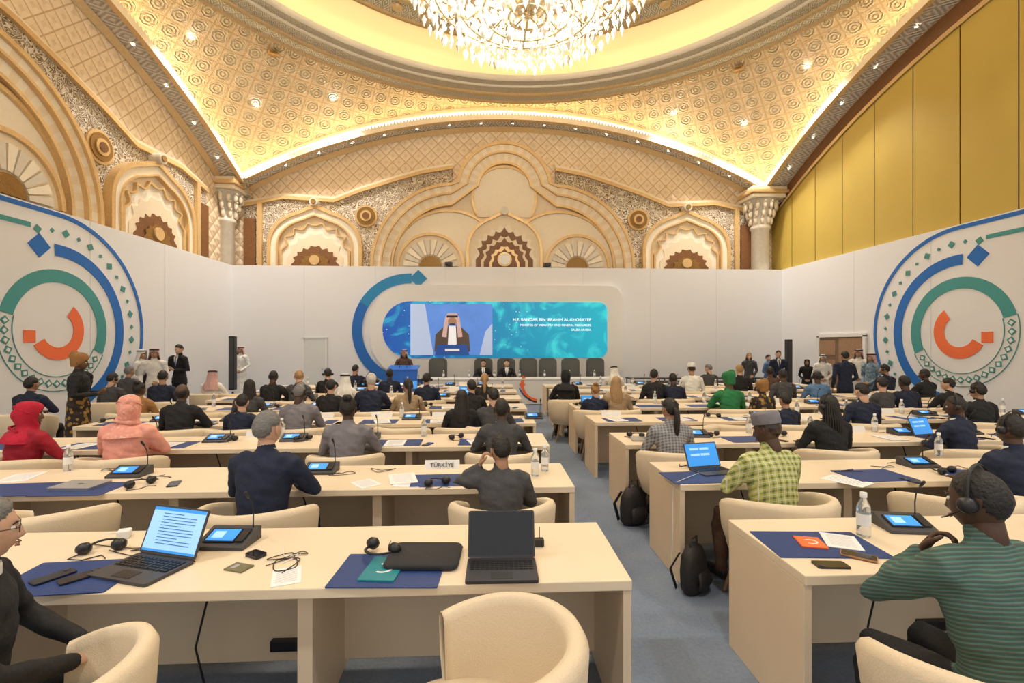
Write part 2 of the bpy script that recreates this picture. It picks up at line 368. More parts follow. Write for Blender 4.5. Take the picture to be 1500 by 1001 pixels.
b.rib([(-9.06,y,zs(LX,y)+.4) for y in ys],[(-9.1,y,zs(LX,y)+.9) for y in ys],cream_l)
b.rib([(10.66,y,zs(RX,y)+.4) for y in ys],[(10.7,y,zs(RX,y)+.9) for y in ys],cream_l)
b.obj('ceiling_cove_recess')
# vault
b=MB(); na=360; nr=12; vs=[];uv=[]
for i in range(na+1):
    a=2*PI*i/na; ca,sa=math.cos(a),math.sin(a)
    t=min((10.72-VX)/ca if ca>1e-6 else 1e9,(-9.12-VX)/ca if ca<-1e-6 else 1e9,(17.62-VY)/sa if sa>1e-6 else 1e9,(-4-VY)/sa if sa<-1e-6 else 1e9)
    for j in range(nr+1):
        r=8.75+(t-8.75)*j/nr; x=VX+r*ca; y=VY+r*sa; vs.append((x,y,zs(x,y)+VO)); uv.append((i/na*132,r/.46))
b.add(vs,[(i*(nr+1)+j,(i+1)*(nr+1)+j,(i+1)*(nr+1)+j+1,i*(nr+1)+j+1) for i in range(na) for j in range(nr)],vault_m,True,uv)
b.obj('ceiling')
# dome ring
b=MB(); zr=10.2
b.rev([(8.95,zr+1.2),(8.95,zr+.02)],(VX,VY,0),cream_l,144); b.rev([(8.96,zr+.9),(9.05,zr+.85),(9.0,zr+.75),(8.96,zr+.7)],(VX,VY,0),gold,144); b.rev([(8.96,zr+.1),(9.03,zr+.04),(8.92,zr-.06),(8.85,zr)],(VX,VY,0),gold,144)
b.rev([(8.85,zr),(8.5,zr+.0)],(VX,VY,0),ring_m,144,uvk=90)
b.rev([(8.5,zr),(8.45,zr-.06),(8.38,zr+.02)],(VX,VY,0),gold,144)
b.rev([(8.38,zr+.02),(8.05,zr+.04)],(VX,VY,0),ring_m,144,uvk=130); b.rev([(8.05,zr+.04),(7.98,zr-.02),(7.92,zr+.03)],(VX,VY,0),cream_l,144)
b.rev([(7.92,zr+.03),(7.7,zr+.05)],(VX,VY,0),ring_m,144,uvk=150); b.rev([(7.7,zr+.05),(7.66,zr+.02),(7.63,zr+.2)],(VX,VY,0),cream_l,144)
b.rev([(8.1,zr+.12),(8.05,zr+.75),(7.9,zr+.92),(7.0,zr+.95)],(VX,VY,0),domeglow,144)
b.rev([(7.0,zr+.95),(6.95,zr+.80),(6.85,zr+.85)],(VX,VY,0),gold,144)
b.rev([(6.85,zr+.85),(6.3,zr+.9)],(VX,VY,0),ring_m,144,uvk=80); b.rev([(6.3,zr+.9),(6.25,zr+.8),(6.2,zr+1.1)],(VX,VY,0),gold,144)
b.rev([(6.2,zr+1.1),(5.9,zr+1.5),(5,zr+1.9),(4.3,zr+2.1)],(VX,VY,0),vault_m,96,uvk=60)
b.rev([(4.3,zr+2.1),(4.2,zr+1.95),(4.1,zr+2.15)],(VX,VY,0),gold,96); b.rev([(4.1,zr+2.15),(2,zr+2.5),(.01,zr+2.6)],(VX,VY,0),cream_l,96)
for i in range(48):
    a=2*PI*i/48; b.sph((VX+6.57*math.cos(a),VY+6.57*math.sin(a),zr+.87),(.16,.16,.07),gold)
b.obj('ceiling_dome_ring')
# downlights
b=MB()
def dl(x,y,z,r=.07):
    b.rev([(r*1.5,0),(r*1.4,-.03),(r,-.02)],(x,y,z),cream_l,16); b.rev([(r,-.015),(.001,-.015)],(x,y,z),spot_m,16)
DL=[]
for u,v_ in ((280,52),(375,153),(488,143),(987,165),(1090,180),(1182,97)):
    best=None
    for Yk in np.arange(8,17.3,.05):
        X=gx(u,Yk); 
        if (X-VX)**2+(Yk-VY)**2<81 or X<-9 or X>10.6: continue
        z=zs(X,Yk)+VO; d=X*S+Yk*C; e=abs(505-(z-EYE)*F/d-v_)
        if best is None or e<best[0]: best=(e,X,Yk,z)
    _,X,Yk,z=best; dl(X,Yk,z-.02,.075); DL.append((X,Yk,z))
for t in np.linspace(-7.2,9.0,15): dl(t,17.4,zs(t,BY)-.0,.035)
for t in np.linspace(5,16.2,10): dl(-8.9,t,zs(LX,t),.035); dl(10.5,t,zs(RX,t),.035)
b.obj('recessed_downlights')
b=MB()
for X,Y in ((-6.4,14.6),(7.9,14.7)): z=zs(X,Y)+VO-.03; b.rev([(.17,0),(.15,-.04),(.001,-.03)],(X,Y,z),goldd,20)
b.obj('ceiling_speakers')
def column(x,y):
    b=MB(); b.rev([(.5,0),(.5,.3),(.42,.4),(.36,.5),(.34,.6),(.31,6.1),(.36,6.15),(.36,6.25),(.31,6.3),(.34,6.6),(.42,6.9),(.55,7.15),(.6,7.2)],(x,y,0),marble,28)
    for t in range(3):
        n=10+2*t
        for i in range(n):
            a=2*PI*(i+.5*t)/n; r=.36+.09*t; zz=6.45+.26*t
            b.sph((x+r*math.cos(a),y+r*math.sin(a),zz),(.07,.07,.15),cream_l,8,6); b.sph((x+(r+.05)*math.cos(a),y+(r+.05)*math.sin(a),zz+.12),.05,marble,8,6)
    b.box((x,y,7.28),(1.25,1.25,.14),cream_l,.03); b.box((x,y,7.42),(1.4,1.4,.14),gold,.03); b.box((x,y,7.55),(1.3,1.3,.12),cream,.03)
    b.obj('ornate_column')
column(-9.3,17.4); column(10.2,17.45)
# chandelier
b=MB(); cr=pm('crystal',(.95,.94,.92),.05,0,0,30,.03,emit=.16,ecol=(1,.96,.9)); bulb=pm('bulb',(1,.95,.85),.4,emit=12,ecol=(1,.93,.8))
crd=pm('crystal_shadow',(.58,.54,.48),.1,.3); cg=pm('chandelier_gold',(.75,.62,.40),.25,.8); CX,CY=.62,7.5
def octa(c,w,h,m=cr):
    x,y,z=c; b.add([(x,y,z-h),(x+w,y,z),(x,y+w,z),(x-w,y,z),(x,y-w,z),(x,y,z+h*.6)],[(0,2,1),(0,3,2),(0,4,3),(0,1,4),(5,1,2),(5,2,3),(5,3,4),(5,4,1)],m)
b.tube([(CX,CY,12.7),(CX,CY,7.0)],[.05,.05],cg)
b.sph((CX,CY,7.3),(.35,.35,.25),cg)
tiers=[(.3,7.0,10,.3),(.7,7.08,26,.32),(1.1,7.2,40,.33),(1.5,7.42,54,.34),(1.85,7.75,64,.36),(2.1,8.3,70,.45),(1.9,8.7,60,.45),(1.6,9.1,50,.4),(1.1,9.6,36,.4),(1.3,8.0,50,.4),(.8,7.8,40,.4)]
for r,z,n,h in tiers:
    b.tube([(CX+r*math.cos(2*PI*i/36),CY+r*math.sin(2*PI*i/36),z) for i in range(37)],[.022]*37,cg,6,ref=(0,0,1),cap=False)
    for i in range(n):
        a=2*PI*i/n; x=CX+r*math.cos(a); y=CY+r*math.sin(a); jz=random.uniform(-.05,.05)
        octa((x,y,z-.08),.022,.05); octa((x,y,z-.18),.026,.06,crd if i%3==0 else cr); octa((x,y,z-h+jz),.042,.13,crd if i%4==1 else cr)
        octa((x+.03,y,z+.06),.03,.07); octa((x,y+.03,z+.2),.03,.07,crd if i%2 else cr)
    for i in range(max(6,n//4)):
        a=2*PI*(i+.5)/max(6,n//4); x=CX+(r+.08)*math.cos(a); y=CY+(r+.08)*math.sin(a)
        b.tube([(CX+(r-.35)*math.cos(a),CY+(r-.35)*math.sin(a),z+.1),(CX+(r-.1)*math.cos(a),CY+(r-.1)*math.sin(a),z-.06),(x,y,z+.06)],[.015,.018,.02],cg,6)
        b.rev([(.02,0),(.07,.03),(.09,.1),(.075,.16)],(x,y,z+.06),cr,10); b.sph((x,y,z+.17),(.024,.024,.045),bulb,8,6)
b.obj('crystal_chandelier')
# wall graphics
def swirl(name,X,sg,yc,zc):
    mp=lambda u,z,w:(X-sg*(.004+w),yc+u,z)
    b=MB()
    def clip(P): return [(p[0],max(.02,p[1])) for p in P]
    def arcband(r0,r1,a0,a1,m,w=.01,n=48):
        A=arcp(0,zc,r1,a0,a1,n);B=arcp(0,zc,r0,a0,a1,n); b.band(clip(A),clip(B),0,w,m,mp)
    arcband(.36,.62,-150,55,orange)
    b.prism([(-.74,zc-.26),(-.50,zc-.26),(-.50,zc-.02),(-.74,zc-.02)],0,.012,orange,mp)
    arcband(.98,1.24,-25,165,teal)
    for i in range(17):
        a=math.radians(172+i*9.6); cx=1.11*math.cos(a); cz=zc+1.11*math.sin(a)
        for q,mm,w in ((.085,green,.012),(.045,white_p,.016)):
            b.prism([(cx+q*math.cos(a+k*PI/2),cz+q*math.sin(a+k*PI/2)) for k in range(4)],0,w,mm,mp)
    arcband(.955,.97,165,335,green); arcband(1.25,1.265,165,335,green)
    arcband(1.52,1.76,-75,93,blue)
    q=.24; cx=-.42;cz=zc+1.66
    b.prism([(cx-q,cz),(cx,cz-q),(cx+q,cz),(cx,cz+q)],0,.012,blue,mp)
    for i in range(18):
        a=math.radians(103-i*9); cx=2.03*math.cos(a); cz=zc+2.03*math.sin(a)
        if cz<.1: continue
        q=.09 if i%2==0 else .05
        b.prism([(cx+q*math.cos(a+k*PI/2),cz+q*math.sin(a+k*PI/2)) for k in range(4)],0,.012,green,mp)
    b.prism([(-2.6,zc+1.98),(-.6,zc+1.98),(-.6,zc+2.07),(-2.6,zc+2.07)],0,.012,teal,mp)
    A=[(-4.5,zc+2.42)]+arcp(0,zc,2.42,90,-60,50); B=[(-4.5,zc+2.33)]+arcp(0,zc,2.33,90,-60,50)
    b.band(clip(A),clip(B),0,.012,blue,mp)
    b.obj(name)
swirl('wall_graphic_swirl',-8.85,-1,10.3,2.15); swirl('wall_graphic_swirl',10.76,1,10.4,2.15)
Yb=17.0
mpb=lambda u,z,w:(u,Yb-w,z)
b=MB(); xc,zc=-2.75,2.35; mb=pm('graphic_midblue',(.02,.24,.50),.5)
b.band(arcp(xc,zc,2.0,88,285,60),arcp(xc,zc,1.66,88,285,60),.0,.05,blue,mpb)
b.band(arcp(xc,zc,2.0,88,150,30),arcp(xc,zc,1.66,88,150,30),.05,.055,mb,mpb)
q=.3; b.prism([(-2.45-q,4.18),(-2.45,4.18-q),(-2.45+q,4.18),(-2.45,4.18+q)],0,.06,mb,mpb)
b.obj('wall_graphic_swoosh')
b=MB(); b.prism(rrect(8.9,3.3,[.5,1.5,1.5,.5],8,.35,2.3),.0,.16,white_g,mpb)
def ledmat():
    m,nt,bb=setup('led_wall_image'); o=tc(nt); p=xyz(nt,o)
    t=mth(nt,'MULTIPLY_ADD',p[0],.13,.5); c=mix(nt,t,(.008,.06,.36),(.01,.36,.52))
    n=noise(nt,o,1.1,8,1.6); k=mth(nt,'MULTIPLY',mth(nt,'SMOOTH_MAX',mth(nt,'SUBTRACT',n,.5),0.0,.05),4.0); k=mth(nt,'MINIMUM',k,.75); c=mix(nt,k,c,(.05,.66,.74))
    v=nt.nodes.new('ShaderNodeTexVoronoi'); v.inputs['Scale'].default_value=5.5; nt.links.new(o,v.inputs['Vector'])
    dots=mth(nt,'MULTIPLY',mth(nt,'LESS_THAN',v.outputs['Distance'],.10),mth(nt,'LESS_THAN',p[0],1.5))
    c=mix(nt,mth(nt,'MULTIPLY',dots,.8),c,(.55,.75,.95))
    nt.links.new(c,bb.inputs['Base Color']); nt.links.new(c,bb.inputs['Emission Color']); bb.inputs['Emission Strength'].default_value=.62; return m
led=ledmat()
b.prism(rrect(7.9,1.97,[.3,.95,.95,.3],10,.285,2.375),.16,.19,led,mpb)
mpv=lambda u,z,w:(u,Yb-w-.04,z)
vid=pm('video_backdrop',(.10,.24,.65),.5,0,0,1.5,.5,emit=.6,ecol=(.08,.22,.66)); vw=pm('video_white',(.8,.82,.85),.5,emit=.5); vk=pm('video_dark',(.03,.05,.15),.5,emit=.1,ecol=(.05,.1,.4)); vs_=pm('video_skin',(.4,.22,.13),.5,emit=.3)
vred=pm('video_redwhite',(.62,.42,.40),.5,0,0,40,.4,emit=.4,ecol=(.6,.42,.40)); vpale=pm('video_pale',(.42,.52,.75),.5,emit=.5)
b.prism([(-2.7,1.48),(.15,1.48),(.15,3.27),(-2.7,3.27)],.15,.165,vid,mpv)
b.prism([(-2.7,1.48),(-1.9,1.48),(-2.2,3.27),(-2.7,3.27)],.165,.168,vpale,mpv)
b.prism([(-.3,1.48),(.15,1.48),(.15,2.6),(-.1,2.3)],.165,.168,vpale,mpv)
cx=-1.25
b.prism([(cx-.62,1.6),(cx+.62,1.6),(cx+.58,2.2),(cx+.28,2.5),(cx-.28,2.5),(cx-.58,2.2)],.168,.172,pm('video_robe',(.13,.09,.07),.5,emit=.1),mpv)
b.prism([(cx-.16,1.7),(cx+.16,1.7),(cx+.12,2.5),(cx-.12,2.5)],.172,.176,vw,mpv)
b.prism([(cx-.36,2.12),(cx-.2,2.1),(cx-.14,2.7),(cx+.14,2.7),(cx+.2,2.1),(cx+.36,2.12),(cx+.25,2.8),(cx+.15,2.95),(cx-.15,2.95),(cx-.25,2.8)],.176,.18,vred,mpv)
b.prism(arcp(cx,2.66,.15,0,360,20),.18,.184,vs_,mpv); b.prism([(cx-.12,2.52),(cx+.12,2.52),(cx+.07,2.6),(cx-.07,2.6)],.184,.187,vk,mpv)
b.prism([(cx-.2,2.80),(cx+.2,2.80),(cx+.19,2.87),(cx-.19,2.87)],.184,.187,black,mpv)
b.prism([(cx-.6,1.48),(cx+.6,1.48),(cx+.5,1.85),(cx-.5,1.85)],.184,.188,pm('video_podium',(.02,.09,.4),.5,emit=.3),mpv); b.prism([(cx-.25,1.62),(cx+.25,1.62),(cx+.25,1.7),(cx-.25,1.7)],.188,.19,vw,mpv)
scr=b.obj('led_video_wall')
def text(body,size,loc,parent,m,align='RIGHT',rot=(PI/2,0,0),name='caption_text'):
    cu=bpy.data.curves.new(name,'FONT'); cu.body=body; cu.size=size; cu.align_x=align; cu.extrude=.002; cu.materials.append(m)
    o=bpy.data.objects.new(name,cu); sc.collection.objects.link(o); o.location=loc; o.rotation_euler=rot; o.parent=parent; return o
txt=pm('caption_white',(.95,.95,.95),.5,emit=.7,ecol=(1,1,1))
text('H.E. BANDAR BIN IBRAHIM AL-KHORAYEF',.148,(3.65,16.80,2.68),scr,txt); text('MINISTER OF INDUSTRY AND MINERAL RESOURCES',.108,(3.65,16.80,2.50),scr,txt); text('SAUDI ARABIA',.108,(3.65,16.80,2.34),scr,txt)
for u in (657,802):
    b=MB(); x=gx(u,17); b.box((0,0,.10),(.22,.28,.12),black,.02); b.tube([(0,-.12,.1),(0,-.2,.1)],[.05,.055],dgrey); b.box((0,.03,.02),(.06,.1,.06),dgrey); b.tube([(-.13,.0,-.0),(-.13,.0,.16),(.13,0,.16),(.13,0,0)],[.012]*4,dgrey,6)
    b.box((0,0,.0),(.3,.10,.02),dgrey); b.obj('stage_spotlight',(x,17.06,PH+.01))
b=MB(); x0,x1=gx(445,17),gx(478,17); dw=pm('door_white',(.68,.69,.68),.5)
b.box(((x0+x1)/2,16.985,1.03),(x1-x0,.02,2.06),dw); b.box(((x0+x1)/2,16.98,2.08),(x1-x0+.08,.03,.05),dw)
for x in (x0,x1): b.box((x,16.98,1.04),(.05,.03,2.08),white_g)
b.sph((x1-.12,16.95,1.0),.03,steel); b.obj('door_1')
b=MB(); wd=pm('door_wood',(.34,.20,.11),.5,0,.1,12,.2)
b.box((10.74,14.05,1.05),(.03,1.9,2.1),pm('doorway_interior',(.20,.12,.07),.6)); 
for y in (13.1,15.0): b.box((10.72,y,1.06),(.06,.1,2.12),white_g)
b.box((10.72,14.05,2.13),(.06,2.0,.1),white_g)
for z0 in (.5,1.15,1.75): b.box((10.72,14.6,z0),(.02,.7,.45),wd,.005)
b.box((10.72,13.65,1.05),(.02,.9,2.0),wd)
b.obj('door_2')
for u,Y,h in ((341,14.9,1.98),(1155,15.6,1.9)):
    b=MB(); b.box((0,0,h/2+.3),(.16,.2,h-.35),black,.02); b.box((0,-.102,h/2+.3),(.12,.006,h-.45),dgrey); b.box((0,0,.07),(.4,.42,.14),black,.02); b.tube([(0,0,.1),(0,0,.4)],[.03,.03],black); b.obj('column_loudspeaker',(gx(u,Y),Y,0))
# ------------------------------------------------------------ FURNITURE
ROWS=[2.16,3.61,5.08,6.55,8.02,9.48,10.9,12.3]
def desk(x0,x1,yn):
    b=MB(); D=.72; L=x1-x0
    b.box((L/2,D/2,.745),(L,D,.05),maple,.006)
    n=round(L/1.52)
    for i in range(n+1):
        x=min(max(i*L/n,.02),L-.02); t=.04 if i in(0,n) else .07
        b.box((x,D/2 if i in(0,n) else D/2+.04,.36),(t,D-.02 if i in(0,n) else D-.14,.72),maple_d,.003)
    b.box((L/2,D-.10,.39),(L-.06,.025,.66),maple_d); 
    for i in range(n):
        x=(i+.5)*L/n; b.box((x,D-.16,.70),(.5,.12,.03),dgrey)
        b.tube([(x,D-.2,.70),(x+.08,D-.2,.45),(x+.02,D-.2,.2),(x+.1,D-.25,.02)],[.006]*4,black,5)
        b.box((x+.5,D-.13,.16),(.22,.04,.06),black,.005)
    b.obj('conference_desk',(x0,yn,0))
for i,y in enumerate(ROWS):
    desk(-6.9 if i<3 else -5.45,.66,y); desk(1.48,8.6,y)
def chairmesh():
    b=MB(); vs=[]; na=40; k=0
    for i in range(na+1):
        t=-1+2*i/na; a=math.radians(-90+t*135); top=.825-.13*abs(t)**2.6
        ro=.355; th=.058
        prof=[(ro-.11,.34),(ro-.04,.40),(ro,.52),(ro+.015,top-.04),(ro-.0,top-.010),(ro-th/2+.005,top),(ro-th+.010,top-.010),(ro-th,top-.04),(ro-th-.012,.50),(ro-th-.022,.42),(ro-th-.05,.36)]
        for r,z in prof:
            e=1+.06*abs(math.sin(a))
            vs.append((r*math.cos(a)*1.0,r*math.sin(a)*e,z))
        k=len(prof)
    fs=[(i*k+j,i*k+(j+1)%k,(i+1)*k+(j+1)%k,(i+1)*k+j) for i in range(na) for j in range(k)]+[tuple(range(k)),tuple(na*k+j for j in range(k))[::-1]]
    b.add(vs,fs,upho,True)
    b.rev([(.001,.33),(.25,.33),(.295,.36),(.308,.41),(.29,.445),(.23,.46),(.001,.465)],(0,.02,0),upho,30,sy=1.08)
    for sx in(-1,1):
        for sy in(-1,1): b.tube([(sx*.17,sy*.17,.34),(sx*.24,sy*.24,.02)],[.022,.013],wood_leg,8)
    return b.mesh('tub_chair')
CH=chairmesh()
def chair(x,y,rz=0): return place(CH,'tub_chair',(x,y,0),rz)
# ------------------------------------------------------------ PEOPLE PARTS
def handmesh(curl):
    b=MB(); m=paper
    b.tube([(0,-.02,0),(0,.01,0),(0,.05,.0),(0,.085,-.002)],[(.024,.018),(.03,.017),(.04,.015),(.038,.012)],m,14)
    for i,(x,L) in enumerate(((.028,.072),(.0095,.082),(-.0095,.076),(-.027,.060))):
        p=Vector((x,.083,-.001)); a=curl*.25; pts=[Vector((x*.9,.06,0)),p]; 
        for s_,k in enumerate((.45,.32,.25)):
            a+=curl*(.55,.75,.5)[s_]; p=p+Vector((x*.06,math.cos(a),-math.sin(a)))*L*k; pts.append(p)
        b.tube(pts,[.009,.0095,.0088,.0078,.0065],m,8)
    b.tube([(.022,.015,-.002),(.046,.038,-.010),(.058,.062,-.02),(.058,.085,-.028)],[.014,.012,.0105,.008],m,8)
    return bake(b.mesh('hand'),.0042,3,.4)
HAND={'relax':handmesh(.55),'curl':handmesh(1.1)}
def headpt(th,ph):
    cp=math.cos(ph); x=.077*cp*math.sin(th); y=.096*cp*math.cos(th); z=.120*math.sin(ph)
    t=max(0,-z/.12)
    x*=1-.30*t**1.6; 
    if y<0: y*=1-.38*t*(1 if z<0 else 0)
    if z<-.03 and y>0: y+=.008*t
    if z>0: x*=1+.03*z/.12; y=y-.004
    fr=max(0,math.cos(th))**2 if math.cos(th)>0 else 0
    g=lambda v,c,s: math.exp(-((v-c)/s)**2)
    if fr>0:
        y+=fr*(.021*g(x,0,.011)*g(z,-.036,.014)+.012*g(x,0,.009)*g(z,-.012,.018)+.005*g(x,0,.04)*g(z,.026,.012)
            -.009*(g(x,.032,.016)+g(x,-.032,.016))*g(z,.004,.014)+.006*g(x,0,.022)*g(z,-.068,.010)+.006*g(x,0,.02)*g(z,-.102,.014)-.003*g(x,0,.02)*g(z,-.083,.006)+.003*(g(x,.045,.02)+g(x,-.045,.02))*g(z,-.03,.02))
    return Vector((x,y,z))
NT,NP=56,44
def headgrid(off=None,keep=None):
    vs=[];fs=[]
    for j in range(NP+1):
        ph=-PI/2+PI*j/NP
        ph=max(-PI/2+.01,min(PI/2-.01,ph))
        for i in range(NT):
            th=2*PI*i/NT-PI; p=headpt(th,ph)
            if off: p=off(p)
            vs.append(p)
    for j in range(NP):
        for i in range(NT):
            f=(j*NT+i,j*NT+(i+1)%NT,(j+1)*NT+(i+1)%NT,(j+1)*NT+i)
            if keep is None or keep(headpt(2*PI*(i+.5)/NT-PI,-PI/2+PI*(j+.5)/NP)): fs.append(f)
    return vs,fs
skinD=pm('skin_default',(.5,.3,.2)); eyew=pm('eye_white',(.8,.78,.75),.2); iris=pm('iris_dark',(.03,.015,.01),.1)
def headmesh():
    b=MB(); vs,fs=headgrid(); b.add(vs,fs,skinD,True)
    for s_ in(-1,1):
        b.sph((s_*.032,.0775,.003),(.0135,.011,.0095),eyew,12,8); b.sph((s_*.032,.0865,.003),(.0058,.003,.0058),iris,10,6)
        b.tube([(s_*.016,.093,.022),(s_*.034,.089,.027),(s_*.05,.078,.020)],[.003,.004,.002],iris,6)
        b.tube([(s_*.076,.004,.022),(s_*.084,-.012,.024),(s_*.087,-.020,.004),(s_*.083,-.010,-.022),(s_*.075,.002,-.036)],[.006,.006,.006,.006,.006],skinD,8)
        b.sph((s_*.077,-.004,-.006),(.006,.013,.02),skinD,8,6)
    lip_=pm('lips',(.35,.13,.10),.5)
    b.tube([(-.022,.089,-.069),(-.008,.1,-.066),(.008,.1,-.066),(.022,.089,-.069)],[.002,.0038,.0038,.002],lip_,6)
    b.tube([(-.018,.090,-.073),(0,.1,-.076),(.018,.090,-.073)],[.002,.0042,.002],lip_,6)
    b.tube([(0,-.012,-.06),(0,-.018,-.15)],[.052,.056],skinD,16)
    return b.mesh('head')
HEAD=headmesh()
hk=pm('hair_default',(.01,.008,.007),.6,0,.8,60,.4,dist=.01)
def hline(p):
    t=(p.y+.09)/.18
    if t>.25: return -.075+.075+.03+(max(0,t-.62)*.17)
    return -.075+.28*max(0,t)
def sm(t): t=max(0,min(1,t)); return t*t*(3-2*t)
def cap(o,top=9,line=hline,rough=.003):
    def off(p):
        h=line(p); k=sm((p.z-h+.006)/.03); n=Vector((p.x/.077,p.y/.096,p.z/.12)).normalized()
        rr=random.uniform(-rough,rough)
        return p+n*(.001+(o+rr)*k)
    return headgrid(off,lambda p:p.z>line(p)-.008 and p.z<top)
def drape(b,rings,m,n=48,wob=.0):
    vs=[]
    for ri,(z,rx,ry,yo,op) in enumerate(rings):
        for i in range(n+1):
            a=math.radians(90+op+(360-2*op)*i/n); w=1+wob*(math.sin(i*1.3+ri*.35)+.6*math.sin(i*.55-ri*.5))*(ri/len(rings))
            vs.append((rx*w*math.cos(a),yo+ry*w*math.sin(a),z))
    b.add(vs,[(i*(n+1)+j,i*(n+1)+j+1,(i+1)*(n+1)+j+1,(i+1)*(n+1)+j) for i in range(len(rings)-1) for j in range(n)],m,True)
agal=pm('agal_black',(.01,.01,.01),.7)
def hairmesh(st):
    b=MB()
    if st=='short': b.add(*cap(.011),hk,True)
    elif st=='crop': b.add(*cap(.004,rough=.0008),hk,True)
    elif st=='bald': b.add(*cap(.004,.035,rough=.001),hk,True)
    elif st=='bun':
        b.add(*cap(.013),hk,True)
        for i in range(7):
            a=2*PI*i/7; b.sph((.028*math.cos(a),-.06+.028*math.sin(a),.125+.01*(i%2)),(.024,.024,.026),hk,10,8)
        b.sph((0,-.06,.135),(.035,.035,.03),hk,12,8)
    elif st=='pony': b.add(*cap(.012),hk,True); b.tube([(0,-.09,.03),(0,-.135,.0),(0,-.14,-.1),(0,-.135,-.22),(0,-.13,-.3)],[.02,.03,.034,.028,.008],hk,10)
    elif st=='long':
        b.add(*cap(.014),hk,True); drape(b,[(.04,.088,.106,-.006,60),(-.03,.094,.108,-.012,72),(-.10,.10,.10,-.03,80),(-.18,.11,.09,-.05,84),(-.27,.115,.08,-.065,88),(-.34,.10,.06,-.07,92)],hk,wob=.04)
    elif st=='braids':
        b.add(*cap(.014),hk,True)
        for i in range(17):
            a=math.radians(180+180*i/16*1.0); x=.085*math.cos(a); y=-.01+.1*math.sin(a)
            b.tube([(x*.9,y*.9,.03),(x*1.05,y*1.05,-.05),(x*1.2,y*1.2-.01,-.16),(x*1.25,y*1.2-.015,-.3)],[.012,.012,.011,.008],hk,6)
    elif st in('scarf','hijab'):
        drape(b,[(.136,.004,.004,-.012,0),(.134,.03,.036,-.012,0),(.125,.058,.07,-.01,0),(.108,.078,.095,-.008,0),(.085,.090,.109,-.004,0),(.055,.095,.114,-.004,28),(.02,.097,.115,-.006,40),(-.03,.096,.113,-.009,46),(-.07,.090,.110,-.008,38),(-.10,.083,.10,.0,22),(-.13,.083,.09,0,0),(-.155,.105,.10,-.008,0),(-.19,.15,.125,-.016,0),(-.23,.19,.15,-.026,0),(-.28,.205,.16,-.035,0)],hk,56,.012)
        if st=='scarf':
            b.tube([(-.095,.02,.05),(-.065,-.075,.075),(.0,-.122,.07),(.065,-.08,.055),(.097,.0,.02)],[(.02,.008)]*5,hk,8); b.sph((0,-.10,-.01),(.055,.04,.06),hk,16,12)
            b.tube([(-.10,.03,-.09),(-.09,-.08,-.12),(.03,-.13,-.14),(.12,-.06,-.17)],[(.022,.012)]*4,hk,8)
    elif st=='wrap':
        drape(b,[(.17,.01,.01,-.03,0),(.165,.06,.07,-.03,0),(.14,.095,.11,-.02,0),(.10,.105,.12,-.01,0),(.06,.1,.118,-.006,0),(.035,.094,.11,-.01,40),(-.02,.088,.10,-.02,75),(-.06,.08,.09,-.02,95)],hk,48,.02); b.sph((.02,-.06,.15),(.06,.055,.045),hk,12,8)
    elif st=='ghutra':
        drape(b,[(.132,.004,.004,-.01,0),(.128,.05,.06,-.01,0),(.11,.082,.1,-.006,0),(.08,.093,.112,-.002,0),(.062,.096,.116,0,10),(.02,.100,.114,-.006,58),(-.05,.108,.115,-.012,62),(-.12,.125,.118,-.02,66),(-.19,.165,.135,-.03,70),(-.27,.185,.145,-.04,80),(-.34,.17,.14,-.05,90)],hk,48,.018)
        b.tube([(.094*math.cos(2*PI*i/24),-.004+.114*math.sin(2*PI*i/24),.088) for i in range(25)],[.010]*25,agal,6,ref=(0,0,1),cap=False)
        b.tube([(.088*math.cos(2*PI*i/24),-.004+.108*math.sin(2*PI*i/24),.104) for i in range(25)],[.009]*25,agal,6,ref=(0,0,1),cap=False)
    elif st=='kufi':
        b.add(*cap(.005),iris,True)
        b.rev([(.086,.045),(.090,.06),(.088,.115),(.08,.135),(.05,.142),(.001,.144)],(0,-.008,0),hk,28,sx=.96,sy=1.16)
    return b.mesh('hair_'+st)
HAIR={}
def headset_mesh():
    b=MB(); n=18
    b.tube([(.092*math.cos(PI*i/n),-.008,.0+.14*math.sin(PI*i/n)) for i in range(n+1)],[(.008,.004)]*(n+1),black,6,ref=(0,1,0))
    for s_ in(-1,1):
        b.tube([(s_*.082,-.008,-.005),(s_*.108,-.008,-.005)],[.032,.030],black,16); b.tube([(s_*.1,-.008,-.005),(s_*.112,-.008,-.005)],[.02,.018],dgrey,12)
    b.tube([(-.105,0,-.02),(-.1,.06,-.06),(-.05,.105,-.08)],[.003]*3,black,6)
    return b.mesh('headset')
HS=headset_mesh()
def glasses_mesh():
    b=MB()
    for s_ in(-1,1):
        b.tube([(s_*.033+.022*math.cos(2*PI*i/16),.098,.002+.017*math.sin(2*PI*i/16)) for i in range(17)],[.0018]*17,black,5,ref=(0,1,0),cap=False); b.tube([(s_*.055,.096,.006),(s_*.078,.05,.01),(s_*.082,-.01,.01)],[.0018]*3,black,5)
    b.tube([(-.011,.1,.004),(.011,.1,.004)],[.0018]*2,black,5); return b.mesh('glasses')
GL=glasses_mesh()
def V(*a): return Vector(a)
def mk(side,e,w,hd,pn,st='relax'): return (side,V(side*e[0],e[1],e[2]),V(side*w[0],w[1],w[2]),V(side*hd[0],hd[1],hd[2]).normalized(),V(side*pn[0],pn[1],pn[2]),st)
